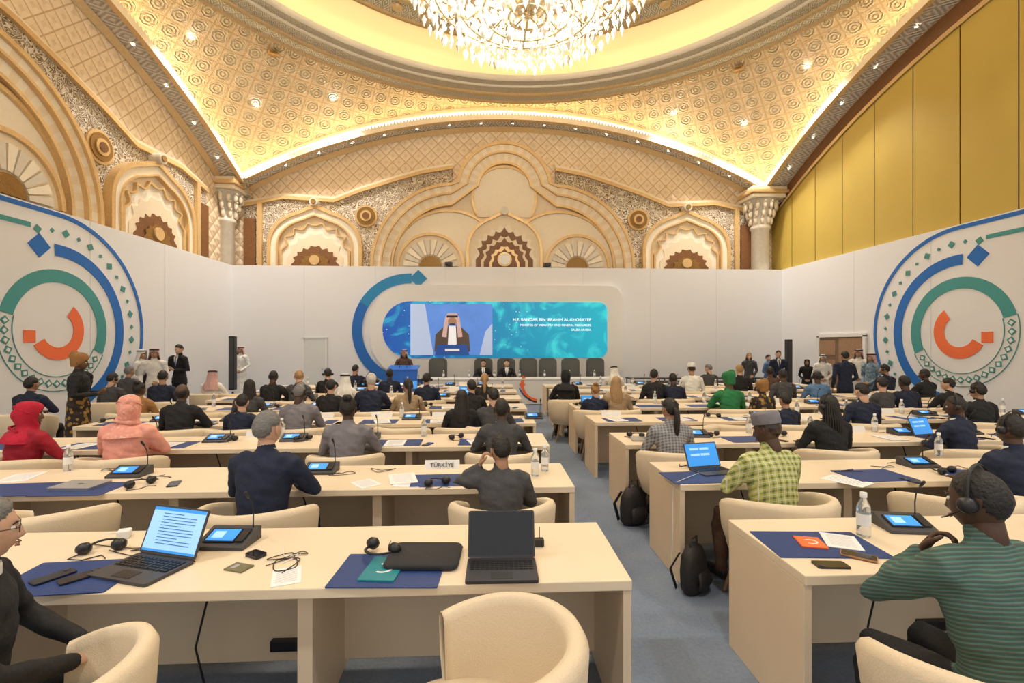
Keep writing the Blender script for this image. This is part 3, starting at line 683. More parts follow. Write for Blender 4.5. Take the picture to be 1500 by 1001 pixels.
def A(k,sd):
    return {'desk':mk(sd,(.27,.10,.81),(.16,.33,.815),(-.3,1,-.05),(0,0,-1)),
    'desk2':mk(sd,(.30,.12,.83),(.07,.34,.815),(-.8,.5,-.05),(0,0,-1)),
    'lap':mk(sd,(.27,.03,.78),(.11,.24,.66),(-.5,.8,-.2),(0,-.2,-1)),
    'clasp':mk(sd,(.27,.10,.80),(.085,.32,.70),(-.75,.6,-.1),(-.5,-.3,-.8),'curl'),
    'chin':mk(sd,(.25,.30,.82),(.12,.225,1.03),(-.45,-.25,.75),(-.5,-.8,.2),'curl'),
    'raise':mk(sd,(.36,.10,1.0),(.17,.09,1.15),(-.30,-.02,.9),(-1,-.1,0),'curl'),
    'st':mk(sd,(.255,-.03,1.17),(.255,.05,.92),(0,.15,-1),(-1,0,0)),
    'hold':mk(sd,(.26,.02,1.16),(.09,.26,1.17),(-.6,.7,.2),(-.4,-.3,.8),'curl'),
    'front':mk(sd,(.26,.0,1.16),(.09,.18,.98),(-.8,.3,-.3),(-.2,-1,0),'curl'),
    'pod':mk(sd,(.30,.08,1.18),(.22,.32,1.10),(-.1,1,-.3),(0,0,-1))}[k]
def bodymesh(kind,la,ra,lean=0.0,fat=1.0):
    b=MB(); m=paper; segs=[]
    st=kind!='sit'
    if not st: sp=[(0,-.01,.47,.165,.125),(0,-.015,.56,.17,.13),(0,-.01+lean*.2,.70,.148,.112),(0,lean*.55,.88,.172,.125),(0,lean*.9,1.01,.185,.112),(0,lean,1.075,.135,.085),(0,lean+.005,1.12,.072,.066),(0,lean+.02,1.17,.052,.054)]
    else: sp=[(0,0,.90,.15,.12),(0,0,.98,.17,.125),(0,0,1.12,.142,.105),(0,.005,1.30,.17,.12),(0,.0,1.43,.182,.108),(0,-.002,1.485,.135,.085),(0,0,1.53,.07,.064),(0,.01,1.58,.052,.054)]
    sh=1.045 if not st else 1.455; ly=lean*.95
    b.tube([p[:3] for p in sp],[(p[3]*(fat if i<5 else 1),p[4]*(fat if i<5 else 1)) for i,p in enumerate(sp)],m,20)
    for i in range(5): segs.append((V(*sp[i][:3]),V(*sp[i+1][:3]),.13*fat,0))
    segs.append((V(*sp[-2][:3])+V(0,0,.03),V(*sp[-1][:3]),.06,1))
    hands=[]
    for sd,k in ((-1,la),(1,ra)):
        s_,e,w,hd,pn,hst=A(k,sd); 
        if not st: e=e+V(0,lean*.6,0); w=w+V(0,lean*.1,0)
        S0=V(sd*.115,ly-.0,sh+.015); S1=V(sd*.178,ly,sh-.01)
        b.tube([S0,S1,S1.lerp(e,.5),e,e.lerp(w,.5),w],[.066,.070*fat,.058*fat,.048,.044,.034],m,14)
        segs.append((S1,e,.06,0)); segs.append((e,w,.045,0)); hands.append((sd,w,hd,pn,hst))
        if kind=='sit':
            kx=.14; b.tube([(sd*.085,.0,.53),(sd*.105,.2,.54),(sd*kx,.43,.535),(sd*kx,.45,.40),(sd*kx,.42,.25),(sd*kx,.41,.10)],[.088,.086,.064,.060,.056,.045],m,14)
            b.tube([(sd*kx,.38,.055),(sd*kx,.45,.06),(sd*(kx+.01),.54,.045),(sd*(kx+.02),.61,.035)],[(.036,.045),(.04,.05),(.042,.038),(.036,.028)],m,12)
            segs+= [(V(sd*.085,0,.53),V(sd*kx,.43,.535),.08,2),(V(sd*kx,.45,.5),V(sd*kx,.41,.12),.05,2),(V(sd*kx,.38,.05),V(sd*kx,.6,.03),.035,3)]
        elif kind=='stand':
            kx=.11; b.tube([(sd*.085,.0,.92),(sd*.095,.01,.72),(sd*kx,.015,.50),(sd*kx,-.01,.3),(sd*kx,-.01,.09)],[.095,.085,.062,.056,.05],m,14)
            b.tube([(sd*kx,-.03,.05),(sd*kx,.05,.055),(sd*(kx+.015),.13,.04),(sd*(kx+.02),.18,.03)],[(.036,.045),(.04,.045),(.042,.035),(.034,.024)],m,12)
            segs+= [(V(sd*.085,0,.88),V(sd*kx,.01,.5),.08,2),(V(sd*kx,.01,.5),V(sd*kx,-.01,.12),.05,2),(V(sd*kx,-.03,.05),V(sd*kx,.17,.03),.035,3)]
    if kind=='robe':
        b.tube([(0,0,1.05),(0,0,.9),(0,0,.5),(0,0,.06)],[(.16,.12),(.185,.145),(.21,.17),(.25,.21)],m,20); segs+=[(V(0,0,1.0),V(0,0,.1),.2,2)]
        for sd in(-1,1): b.tube([(sd*.09,.1,.04),(sd*.1,.24,.03)],[.04,.03],m,10); segs+=[(V(sd*.09,.2,.03),V(sd*.1,.26,.03),.02,3)]
    else: 
        if kind=='stand':
            b.tube([(0,0,1.1),(0,0,.95),(0,0,.84)],[(.145,.11),(.178,.135),(.185,.14)],m,20); segs.append((V(0,0,1.0),V(0,0,.86),.15,0))
    me=bake(b.mesh('body'),.013,5,.5)
    for q in range(4): me.materials.append(paper)
    # soft cloth folds pressed into the garment surface (vectorised)
    nv=len(me.vertices); co=np.empty(nv*3,np.float32); me.vertices.foreach_get('co',co); co=co.reshape(-1,3)
    nr_=np.empty(nv*3,np.float32); me.vertex_normals.foreach_get('vector',nr_); nr_=nr_.reshape(-1,3)
    X_,Y_,Z_=co[:,0],co[:,1],co[:,2]
    f=np.sin(Z_*46+np.sin(X_*17)*1.6+Y_*14)*np.sin(X_*21+Z_*9+1.3)+np.sin(Z_*90+X_*31)*.35
    co=co+nr_*(.0040*f)[:,None]
    me.vertices.foreach_set('co',co.astype(np.float32).ravel()); me.update()
    n=len(me.polygons); cen=np.empty(n*3,np.float32); me.polygons.foreach_get('center',cen); cen=cen.reshape(-1,3)
    best=np.full(n,1e9); lab=np.zeros(n,int)
    for p,q,r,l in segs:
        p=np.array(p);q=np.array(q);d=q-p; t=np.clip(((cen-p)@d)/(d@d),0,1); dist=np.linalg.norm(cen-(p+t[:,None]*d),axis=1)-r
        k=dist<best; best[k]=dist[k]; lab[k]=l
    me.polygons.foreach_set('material_index',lab.astype(np.int32)); me.polygons.foreach_set('use_smooth',[True]*n)
    hz=(lean+.028,1.265) if not st else (.018,1.665)
    return me,hz,hands
BC={}
def body(*a):
    if a not in BC: BC[a]=bodymesh(*a)
    return BC[a]
SK={'L':(.60,.37,.26),'M':(.40,.22,.13),'D':(.075,.036,.02),'d':(.14,.07,.04)}
def skin(k): return pm('skin_'+k,SK[k],.5,0,.1,60,.08)
COL={'K':(.012,.012,.014),'N':(.010,.016,.042),'G':(.06,.06,.065),'g':(.20,.19,.21),'W':(.78,.77,.74),'R':(.30,.005,.02),'r':(.42,.006,.03),'P':(.78,.34,.27),'B':(.10,.05,.03),'E':(.02,.18,.06),'T':(.35,.25,.15),'b':(.10,.2,.38),'Y':(.5,.3,.05),'H':(.01,.008,.007),'h':(.17,.165,.16),'w':(.5,.48,.45),'l':(.36,.22,.10),'O':(.32,.16,.05)}
plaid=pattern('plaid_yellow','plaid',(.50,.51,.15),(.13,.17,.06),(.62,.62,.48),20); stripe=pattern('green_stripes','stripe',(.04,.10,.09),(.085,.18,.15),(.13,.08,.07),62)
stripe2=pattern('check_grey','plaid',(.30,.30,.31),(.10,.10,.12),(.4,.4,.4),30); afr=pattern('patterned_dress','vor',(.32,.18,.04),(.03,.02,.015),(.5,.33,.08),14); redch=pattern('red_check','plaid',(.70,.60,.58),(.48,.10,.10),(.42,.08,.08),55)
camo=pattern('light_blue_uniform','vor',(.25,.35,.45),(.14,.22,.32),(.4,.48,.55),22); pinkd=pattern('pink_dotted','vor',(.80,.40,.31),(.76,.33,.26),(.85,.66,.60),26)
SPEC={'plaid':plaid,'stripe':stripe,'check':stripe2,'afr':afr,'redch':redch,'camo':camo,'pinkd':pinkd}
def cloth(k): return SPEC.get(k) or fabric(k,COL[k])
def collarmesh():
    b=MB(); b.rev([(.070,-.012),(.066,.022),(.061,.036),(.057,.030),(.058,-.01)],(0,0,0),paper,24,sy=.98); return b.mesh('collar')
COLLAR=collarmesh()
def shirtfront():
    b=MB(); vs=[]
    def yy(x): return .108-.9*x*x
    for z,w in ((1.52,.045),(1.47,.055),(1.40,.042),(1.32,.025),(1.22,.004)):
        for x in(-w,0,w): vs.append((x,yy(x)+(.012 if z<1.45 else -.025 if z>1.5 else -.004)+.006,z))
    b.add(vs,[(i*3+j,i*3+j+1,i*3+j+4,i*3+j+3) for i in range(4) for j in(0,1)],paper,True)
    b.tube([(0,.094,1.50),(0,.127,1.44),(0,.134,1.34),(0,.132,1.22)],[(.012,.005),(.013,.004),(.02,.004),(.012,.004)],padm,8)
    return b.mesh('shirt_front')
SHF=shirtfront()
def slot(o,ms):
    for i,m in enumerate(ms):
        if i<len(o.material_slots):
            o.material_slots[i].link='OBJECT'; o.material_slots[i].material=m
HW=('scarf','hijab','wrap','ghutra','kufi')
for hm in HAND.values(): hm.materials.append(paper)
def person(name,x,y,rz=0,kind='sit',la='desk',ra='desk',lean=.05,fat=1.0,sk='L',hair='short',hc='H',top='K',bot='K',head=(0,0,0),scale=.97,headset=False,glasses=False,collar=True,tie=False,z=0):
    e=bpy.data.objects.new(name,None); sc.collection.objects.link(e); e.empty_display_size=.2
    e.location=(x,y,z); e.rotation_euler=(0,0,math.radians(rz)); e.scale=(scale,)*3
    me,(hy,hz),hands=body(kind,la,ra,lean,fat)
    bo=place(me,'body',parent=e); sh_m=pm('shoe_leather',(.015,.012,.01),.3); slot(bo,[cloth(top),skin(sk),cloth(bot),sh_m])
    hr=tuple(math.radians(a) for a in head)
    h=place(HEAD,'head',(0,hy,hz),parent=e,rot=hr); slot(h,[skin(sk)])
    if hair:
        if hair not in HAIR: HAIR[hair]=hairmesh(hair)
        k=HAIR[hair]; q=place(k,'headwear' if hair in HW else 'hair',(0,hy,hz),parent=e,rot=hr)
        cl=SPEC.get(hc) or (fabric(hc,COL[hc]) if hair in HW else pm('hair_'+hc,COL[hc],.55,0,.9,70,.35,dist=.01))
        for i,ms in enumerate(k.materials):
            if ms==hk: q.material_slots[i].link='OBJECT'; q.material_slots[i].material=cl
    if headset: place(HS,'headset',(0,hy,hz+.004),parent=e,rot=hr)
    if glasses: place(GL,'glasses',(0,hy,hz),parent=e,rot=hr)
    if collar:
        c=place(COLLAR,'collar',(0,hy-.018,1.105 if kind=='sit' else 1.515),parent=e,rot=(-.12,0,0)); slot(c,[cloth('W')])
    if tie:
        c=place(SHF,'shirt_and_tie',(0,0,0),parent=e); slot(c,[cloth('W')])
        if kind=='sit': c.location=(0,lean*.9,-.41)
    for sd,w,hd,pn,hst in hands:
        o=place(HAND[hst],'hand',parent=e)
        slot(o,[skin(sk)])
        Y=hd; Z=(-pn+Y*pn.dot(Y)).normalized(); X=Y.cross(Z)
        M=Matrix((X,Y,Z)).transposed().to_4x4()
        if sd>0: M=M@Matrix.Diagonal((-1,1,1,1))
        M.translation=w+hd*.012; o.matrix_local=M
    return e
def seat(u,row,**k):
    y=ROWS[row-1]-k.pop('back',.30); x=gx(u,y)
    ch=k.pop('chair',True); rz=k.get('rz',0)
    nm=k.pop('n','seated_man')
    p=person(nm,x,y,**k)
    if ch: chair(x,y-.02,math.radians(rz))
    return p
# --- foreground people
person('seated_man',-1.86,1.80,rz=-58,la='clasp',ra='clasp',lean=.02,sk='L',hair='short',hc='h',top='K',bot='K',glasses=True,headset=True,head=(-4,0,10),scale=.93,fat=1.05); chair(-1.52,1.62,math.radians(62))
person('seated_man',1.90,1.64,rz=8,la='chin',ra='desk',lean=.08,sk='D',hair='crop',top='stripe',bot='K',headset=True,head=(-6,0,10),scale=.985,fat=1.18,collar=False); chair(1.78,1.56,math.radians(14)).scale=(1.12,1.12,1.05)
chair(-.06,1.70,math.radians(66)).scale=(1.06,1.06,1.03)
seat(383,2,sk='L',hair='short',hc='h',top='N',bot='N',la='desk',ra='desk2',fat=1.08,head=(0,0,-12),scale=1.0,rz=-6)
seat(735,2,sk='M',hair='short',top='G',bot='K',la='raise',ra='desk',head=(-6,0,14),scale=.865,rz=4,lean=.08,fat=1.05)
seat(1135,2,sk='D',hair='kufi',hc='g',top='plaid',bot='B',la='desk2',ra='desk2',fat=1.12,head=(-12,0,25),rz=10,collar=False,scale=.97)
seat(1498,2,sk='D',hair='crop',top='N',headset=True,la='desk',ra='desk',scale=.96)
seat(30,3,n='seated_woman',sk='d',hair='scarf',hc='r',top='R',bot='R',la='desk',ra='desk2',head=(-6,0,-40),rz=-14,collar=False,scale=.93,fat=1.08)
seat(182,3,n='seated_woman',sk='d',hair='scarf',hc='pinkd',top='P',bot='P',la='desk2',ra='desk2',fat=1.15,collar=False,scale=.97,head=(-4,0,22),rz=4)
seat(508,3,n='seated_woman',sk='D',hair='bun',top='g',bot='K',la='desk',ra='desk2',fat=1.05,collar=False,scale=.95,rz=5)
seat(735,3,sk='D',hair='crop',top='G',la='desk2',ra='desk2',scale=.94)
seat(985,3,n='seated_woman',sk='M',hair='pony',top='check',la='desk',ra='desk',fat=1.0,collar=False,scale=.93,head=(0,0,12))
seat(1220,3,n='seated_woman',sk='D',hair='braids',top='K',la='desk',ra='desk',collar=False,scale=.95,head=(0,0,20),headset=True)
seat(1412,3,sk='D',hair='crop',top='N',la='desk2',ra='desk2',glasses=True,headset=True,head=(-5,0,35),rz=16,scale=.94)
G=[(262,4,'D','bald','H','K','man'),(350,4,'L','short','H','N','man',.87),(437,4,'D','crop','h','g','man'),(677,4,'M','long','H','K','woman',.9),(722,4,'L','short','H','G','man',.92),(1155,4,'M','short','H','N','man',.86),(1268,4,'L','short','H','N','man',.95),(1440,4,'M','short','H','K','man',.95),
(40,5,'M','short','H','N','man'),(200,5,'D','bun','H','O','woman',.9),(362,5,'M','long','H','G','woman',.93),(482,5,'L','short','H','K','man',.93),(543,5,'L','short','w','N','man',1.0),(597,5,'M','pony','H','T','woman',.93),(690,5,'L','short','H','K','man',.92),(905,5,'L','long','l','T','woman',.95),(872,5,'L','bun','O','N','woman',.86),(1070,5,'d','wrap','E','E','woman',.98),(1120,5,'D','wrap','O','afr','woman',.88),(1330,5,'D','short','H','N','man',.95),(1298,5,'L','short','H','G','man',.93),(1395,5,'L','short','H','K','man',.92),
(160,6,'L','short','H','G','man',.95),(235,6,'M','short','H','N','man',.98),(397,6,'D','crop','H','K','man',.98),(435,6,'L','short','l','G','man',.98),(503,6,'M','ghutra','W','W','man',.93),(625,6,'L','short','H','N','man',.93),(710,6,'L','pony','l','K','woman',.93),(830,6,'M','hijab','K','K','woman',.97),(960,6,'L','short','H','K','man',.98),(988,6,'D','crop','H','N','man',.93),(1200,6,'D','crop','H','b','man',.95),(1360,6,'D','crop','H','K','man',.98),(1150,6,'D','crop','H','G','man',.98),
(185,7,'M','short','h','G','man',1.0),(308,7,'M','ghutra','redch','W','man',.93),(478,7,'L','short','H','K','man',.95),(570,7,'D','crop','H','N','man',.95),(1015,7,'M','kufi','W','W','man',1.02),(1085,7,'L','short','l','K','man',1.0),(1130,7,'D','crop','H','B','man',.97),(1300,7,'M','short','H','N','man',1.0),
(215,8,'L','short','H','K','man',1.0),(520,8,'M','short','H','N','man',.97),(900,8,'M','ghutra','W','W','man',.93),(1040,8,'L','short','h','G','man',.97)]
arms=['desk','desk2','lap','desk']
for i,t in enumerate(G):
    u,r,sk,hr,hc,top,sx=t[:7]; s_=t[7] if len(t)>7 else .97
    seat(u,r,n='seated_'+sx,sk=sk,hair=hr,hc=hc,top=top,bot='K' if top!='W' else 'W',la=arms[i%4],ra=arms[(i*3+1)%4],scale=s_,head=(random.uniform(-12,2),0,random.uniform(-28,28)),rz=random.uniform(-9,9),collar=(sx=='man' and top!='W'),headset=(i%5==2 and hr in('short','crop')))
for u,r in ((72,2),(1395,2),(590,4),(300,5),(1010,4),(1075,4),(440,5),(600,7),(950,7),(430,7),(350,7)):
    y=ROWS[r-1]-.32; chair(gx(u,y),y,math.radians(random.uniform(-15,15)))
def stand(u,v,Y,**k):
    x=gx(u,Y); d=x*S+Y*C; h=EYE-(v-505)*d/F; nm=k.pop('n','standing_man')
    return person(nm,x,Y,scale=h/1.785*k.pop('f',1),**k)
stand(115,513,7.5,n='standing_woman',kind='robe',la='hold',ra='hold',sk='d',hair='wrap',hc='O',top='K',bot='afr',rz=-70,collar=False,f=.955,fat=1.15,head=(0,0,8))
stand(226,511,11.6,kind='robe',la='front',ra='st',sk='M',hair='ghutra',hc='redch',top='W',bot='W',rz=-150,collar=False)
stand(207,513,12.1,kind='robe',la='front',ra='front',sk='M',hair='ghutra',hc='W',top='W',bot='W',rz=-100,collar=False)
stand(263,505,12.6,kind='stand',la='hold',ra='hold',sk='L',hair='short',top='K',bot='K',rz=170,tie=True,head=(-12,0,0))
stand(353,508,16.3,kind='robe',la='front',ra='front',sk='M',hair='ghutra',hc='redch',top='W',bot='W',rz=180,collar=False)
stand(1097,517,14.5,n='standing_woman',kind='stand',la='front',ra='st',sk='L',hair='long',hc='l',top='G',bot='K',rz=170)
stand(1140,514,13.8,kind='stand',la='front',ra='front',sk='L',hair='short',top='N',bot='N',rz=160,tie=True)
stand(1125,520,14.9,kind='stand',la='st',ra='front',sk='L',hair='short',top='b',bot='N',rz=200)
stand(1182,527,14.2,n='standing_woman',kind='robe',la='front',ra='front',sk='M',hair='hijab',hc='K',top='K',bot='K',rz=150,collar=False)
stand(1205,520,13.3,kind='robe',la='front',ra='front',sk='M',hair='ghutra',hc='W',top='W',bot='W',rz=150,collar=False)
stand(1238,515,10.5,kind='stand',la='st',ra='front',sk='M',hair='short',top='N',bot='K',rz=-10)
stand(1258,512,12.4,kind='robe',la='front',ra='front',sk='M',hair='ghutra',hc='redch',top='W',bot='W',rz=130,collar=False)
stand(1277,518,11.4,kind='stand',la='front',ra='front',sk='M',hair='ghutra',hc='redch',top='camo',bot='camo',rz=100,collar=False)
# --- stage
TY=14.7
b=MB(); L=6.1
b.box((L/2,.35,.78),(L,.75,.05),white_g,.01); b.box((L/2,.02,.39),(L-.04,.04,.76),white_g,.005)
for x in(.03,L-.03): b.box((x,.35,.38),(.05,.7,.76),white_g,.005)
mp=lambda u,z,w:(u,-w,z)
b.band(arcp(3.55,.62,.55,150,265,24),arcp(3.55,.62,.45,150,265,24),0,.015,orange,mp); b.prism([(2.95,.62),(3.05,.52),(3.15,.62),(3.05,.72)],0,.02,orange,mp)
b.band(arcp(3.6,.75,.7,200,262,24),arcp(3.6,.75,.66,200,262,24),0,.015,blue,mp)
b.obj('stage_table',(-2.0,TY,0))
b=MB(); pb=pm('podium_blue',(.02,.12,.48),.35,0,0,3,.15,emit=.2,ecol=(.02,.12,.5))
b.prism([(-.38,0),(.38,0),(.44,1.12),(-.44,1.12)],-.02,.02,pb,lambda x,z,w:(x,w-.2,z)); b.box((0,.05,.55),(.62,.44,1.08),white_g,.02); b.box((0,.02,1.17),(.86,.55,.05),pb,.01,rot=(.18,0,0))
b.box((0,.02,.02),(.8,.6,.04),white_g,.01); b.tube([(.1,-.05,1.18),(.1,-.02,1.3),(.08,.1,1.38)],[.008,.006,.012],black,6); b.tube([(-.1,-.05,1.18),(-.1,-.02,1.3),(-.08,.1,1.38)],[.008,.006,.012],black,6)
b.box((0,-.225,.7),(.3,.008,.10),txt)
b.obj('podium',(gx(591,14.0),14.0,0))
person('standing_speaker',gx(592,14.5),14.5,rz=180,kind='robe',la='pod',ra='pod',sk='M',hair='ghutra',hc='redch',top='B',bot='B',collar=False,scale=.945)
for u in (708,742): person('seated_man',gx(u,TY+.95),TY+.95,rz=180,la='desk2',ra='desk2',sk='L',hair='short',top='K',bot='K',tie=True,scale=.98,lean=.1,glasses=u==708)
def exec_chair():
    b=MB(); lg=pm('grey_leather',(.10,.105,.10),.45,0,.2,40); 
    b.prism(rrect(.58,.80,.14,6,0,.93),-.36,-.27,lg,lambda x,z,w:(x,w,z)); b.prism(rrect(.46,.62,.12,6,0,.93),-.28,-.24,lg,lambda x,z,w:(x,w,z))
    b.box((0,0,.49),(.56,.56,.11),lg,.04)
    for s_ in(-1,1): b.tube([(s_*.30,-.26,.72),(s_*.31,.1,.70),(s_*.30,.18,.64),(s_*.28,.16,.48)],[.03,.032,.028,.022],lg,8)
    b.tube([(0,0,.45),(0,0,.08)],[.03,.035],steel)
    for i in range(5):
        a=2*PI*i/5; b.tube([(0,0,.09),(.28*math.cos(a),.28*math.sin(a),.06)],[.025,.015],steel,6); b.sph((.28*math.cos(a),.28*math.sin(a),.028),.028,black,8,6)
    return b.mesh('executive_chair')
EC=exec_chair()
for u in (640,708,742,775,804,838,875): 
    y=TY+1.0; place(EC,'executive_chair',(gx(u,y),y,0),PI,scale=1.05)
b=MB()
for i in range(4): b.box((.6+i*1.15,0,.72),(1.12,.6,.04),dgrey,.005); 
for i in range(5):
    for yy in(-.25,.25): b.tube([(.08+i*1.13,yy,.7),(.08+i*1.13,yy,.01)],[.02,.02],black,6)
b.box((2.3,-.28,.4),(4.5,.01,.5),pm('modesty_mesh',(.10,.09,.08),.6))
b.obj('equipment_table',(gx(918,15.9),15.9,0))
# ------------------------------------------------------------ TABLE ITEMS
def laptop(ang=110,kind='doc',body_m=dgrey):
    b=MB(); w,d=.325,.225
    b.prism(rrect(w,d,.012,3),0,.014,body_m)
    b.prism(rrect(w-.03,.10,.004,2,0,.035),.0142,.0148,black)
    for r in range(5):
        for c in range(13): b.box((-w/2+.028+c*.0224,.075-r*.019,.0158),(.018,.0145,.003),black)
    b.prism(rrect(.10,.06,.004,2,0,-.065),.0142,.0152,black)
    a=math.radians(ang-90); 
    def mp(x,z,t): return (x,d/2-.004+z*math.sin(a)+t*math.cos(a),.014+z*math.cos(a)-t*math.sin(a))
    b.prism(rrect(w,.212,.01,3,0,.108),0,.007,body_m,mp)
    mm={'doc':scrlt,'blue':scrblue,'off':phone_m}[kind]
    b.prism(rrect(w-.018,.192,.003,2,0,.110),-.0012,0,mm,mp)
    if kind=='doc':
        for i in range(11): b.prism(rrect(.20 if i%4 else .12,.0035,.001,1,.01 if i%4 else -.03,.18-i*.013),-.002,-.0012,scrln,mp)
        b.prism(rrect(w-.02,.014,.001,1,0,.199),-.002,-.0012,scrblue,mp); b.prism(rrect(w-.02,.01,.001,1,0,.019),-.002,-.0012,scrblue,mp)
    elif kind=='blue':
        for i in range(4): b.prism(rrect(.09,.02,.002,1,-.07+.1*(i%2),.16-.05*(i//2)),-.002,-.0012,scrlt,mp)
    return b.mesh('laptop')
LD=laptop(112,'doc'); LB=laptop(112,'blue'); LO=laptop(108,'off',pm('laptop_black',(.03,.03,.04),.35))
def closed_laptop():
    b=MB(); b.prism(rrect(.31,.22,.012,4),0,.016,steel); b.prism(rrect(.31,.22,.012,4),.0165,.021,pm('alu',(.55,.55,.56),.35,.7)); b.prism(rrect(.04,.03,.012,4),.021,.0215,dgrey); return b.mesh('closed_laptop')
def unit():
    b=MB(); b.prism([(-.09,0),(.09,0),(.09,.068),(.07,.072),(-.09,.018)],-.13,.13,dgrey,lambda y,z,x:(x,y,z))
    a=math.atan2(.054,.16)
    b.box((-.02,-.012,.050),(.17,.105,.004),phone_m,rot=(a,0,0)); b.box((-.02,-.012,.0525),(.15,.088,.003),scrblue,rot=(a,0,0)); b.box((-.045,-.012,.0545),(.06,.05,.002),scrlt,rot=(a,0,0))
    b.box((.09,-.012,.053),(.04,.1,.006),black,rot=(a,0,0))
    b.tube([(.1,.06,.06),(.1,.062,.14),(.1,.05,.20),(.1,.02,.245)],[.004]*4,black,6); b.tube([(.1,.02,.245),(.1,-.01,.28)],[.008,.009],black,8)
    b.tube([(-.1,.08,.02),(-.14,.12,.004),(-.2,.1,.004)],[.003]*3,black,5)
    return b.mesh('conference_microphone_unit')
def pad(): b=MB(); b.prism(rrect(.50,.34,.008,3),0,.004,padm); return b.mesh('desk_pad')
def bottle():
    b=MB(); b.rev([(.001,0),(.03,0),(.033,.01),(.033,.14),(.03,.16),(.014,.19),(.013,.205)],(0,0,0),glassm,18); b.rev([(.0335,.06),(.0335,.12)],(0,0,0),paper,18); b.rev([(.016,.2),(.016,.225),(.001,.226)],(0,0,0),white_g,16); return b.mesh('water_bottle')
def papers():
    b=MB(); b.prism(rrect(.21,.297,.002,1),0,.003,paper)
    for i in range(12): b.prism(rrect(.15,.003,.001,1,0,.11-i*.019),.003,.0034,print_m)
    return b.mesh('paper_sheets')
def hset():
    b=MB(); n=14
    b.tube([(.075*math.cos(PI*i/n),.09*math.sin(PI*i/n),.02+.01*math.sin(PI*i/n)) for i in range(n+1)],[(.006,.008)]*(n+1),black,6,ref=(0,0,1))
    for s_ in(-1,1): b.tube([(s_*.06,-.01,.03),(s_*.088,-.01,.03)],[.03,.028],black,14)
    b.tube([(-.08,-.02,.01),(-.12,-.06,.004),(-.05,-.1,.004),(.02,-.07,.004),(.05,-.12,.004)],[.003]*5,black,5); return b.mesh('headset')
def phone(m=phone_m): b=MB(); b.prism(rrect(.075,.155,.012,4),0,.008,m); b.prism(rrect(.068,.148,.01,4),.008,.0085,phone_m); b.prism(rrect(.02,.02,.006,4,-.02,.055),.0085,.0105,dgrey); return b.mesh('mobile_phone')
def booklet(m,logo=True):
    b=MB(); b.prism(rrect(.17,.24,.003,1),0,.005,m); b.prism(rrect(.168,.238,.002,1),.005,.007,m)
    if logo: b.band(arcp(0,0,.05,-120,120,16),arcp(0,0,.038,-120,120,16),.007,.0078,paper,lambda x,y,z:(x,y,z))
    else: b.prism(rrect(.09,.05,.003,1,0,.05),.007,.0076,print_m)
    return b.mesh('booklet')
def sleeve():
    b=MB(); p=rrect(.36,.27,.04,6); vs=[]
    for z,s_ in ((0,.97),(.008,1),(.02,1),(.028,.97)): vs+=[(x*s_,y*s_,z) for x,y in p]
    n=len(p); b.add(vs,[(i*n+j,i*n+(j+1)%n,(i+1)*n+(j+1)%n,(i+1)*n+j) for i in range(3) for j in range(n)]+[tuple(range(n))[::-1],tuple(3*n+j for j in range(n))],pm('neoprene',(.02,.02,.023),.8,0,.2,120),True)
    b.tube([(x*1.005,y*1.005,.014) for x,y in p[:n*2//3]],[.003]*(n*2//3),dgrey,5,ref=(0,0,1)); return b.mesh('laptop_sleeve')
def cable(pts,m=black,r=.0025):
    P=[];
    for i in range(len(pts)-1):
        p0=Vector(pts[max(0,i-1)]);p1=Vector(pts[i]);p2=Vector(pts[i+1]);p3=Vector(pts[min(len(pts)-1,i+2)])
        for k in range(6):
            t=k/6; P.append(.5*((2*p1)+(p2-p0)*t+(2*p0-5*p1+4*p2-p3)*t*t+(3*p1-p0-3*p2+p3)*t**3))
    P.append(Vector(pts[-1])); b=MB(); b.tube(P,[r]*len(P),m,6,ref=(0,0,1)); return b.obj('power_cable')
def loopcable(x,y,m=black):
    n=7; cable([(x+random.uniform(-.13,.13),y+random.uniform(-.07,.07),.7745+.0005*i) for i in range(n)],m)
def placard(): b=MB(); b.prism([(-.035,0),(.035,0),(.004,.07),(-.004,.07)],-.15,.15,white_g,lambda y,z,x:(x,y,z)); return b.mesh('country_placard')
UN=unit();PD=pad();BT=bottle();PP=papers();HT=hset();PN=phone();CL=closed_laptop();BO=booklet(orange);BTe=booklet(pm('book_teal',(.01,.22,.27),.4));BG=booklet(pm('book_olive',(.17,.16,.09),.5),False);SL=sleeve();PL=placard()
PB=phone(pm('phone_case_tan',(.45,.22,.08),.5))
T=.7705
def tab(me,name,u,v,rz=0,dz=0): x,y=onp(u,v); return place(me,name,(x,y,T+dz),math.radians(rz))
tab(PD,'desk_pad',105,846,4); tab(LD,'laptop',208,836,-18).scale=(1.1,1.1,1.1); tab(UN,'conference_microphone_unit',335,797,-5)
tab(PN,'mobile_phone',78,848,-30,.0045); tab(PN,'mobile_phone',118,848,-40,.0045); tab(HT,'headset',150,808,20); tab(BG,'booklet',350,833,70).scale=(.45,.45,1)
tab(PP,'paper_sheets',420,845,20).scale=(.6,.6,1); tab(PN,'mobile_phone',375,815,60).scale=(.8,.6,2)
x,y=onp(405,830)
cable([(x-.05,y,.775),(x+.05,y+.08,.775),(x+.1,y-.02,.775),(x+.02,y-.06,.776),(x-.02,y+.05,.777),(x+.09,y+.06,.778),(x+.06,y-.08,.775)]); cable([(x-.95,y+.22,.775),(x-.75,y+.14,.775),(x-.6,y+.2,.775),(x-.42,y+.06,.775)]); cable([(x-1.1,y+.3,.775),(x-.85,y+.24,.775),(x-.7,y+.26,.775),(x-.55,y+.16,.775)])
cable([(x-.05,y+.2,.775),(x+.0,y+.1,.775),(x+.07,y+.12,.777),(x+.02,y+.02,.775)],paper); loopcable(x+.02,y+.1,black); loopcable(x-.72,y+.2,black)
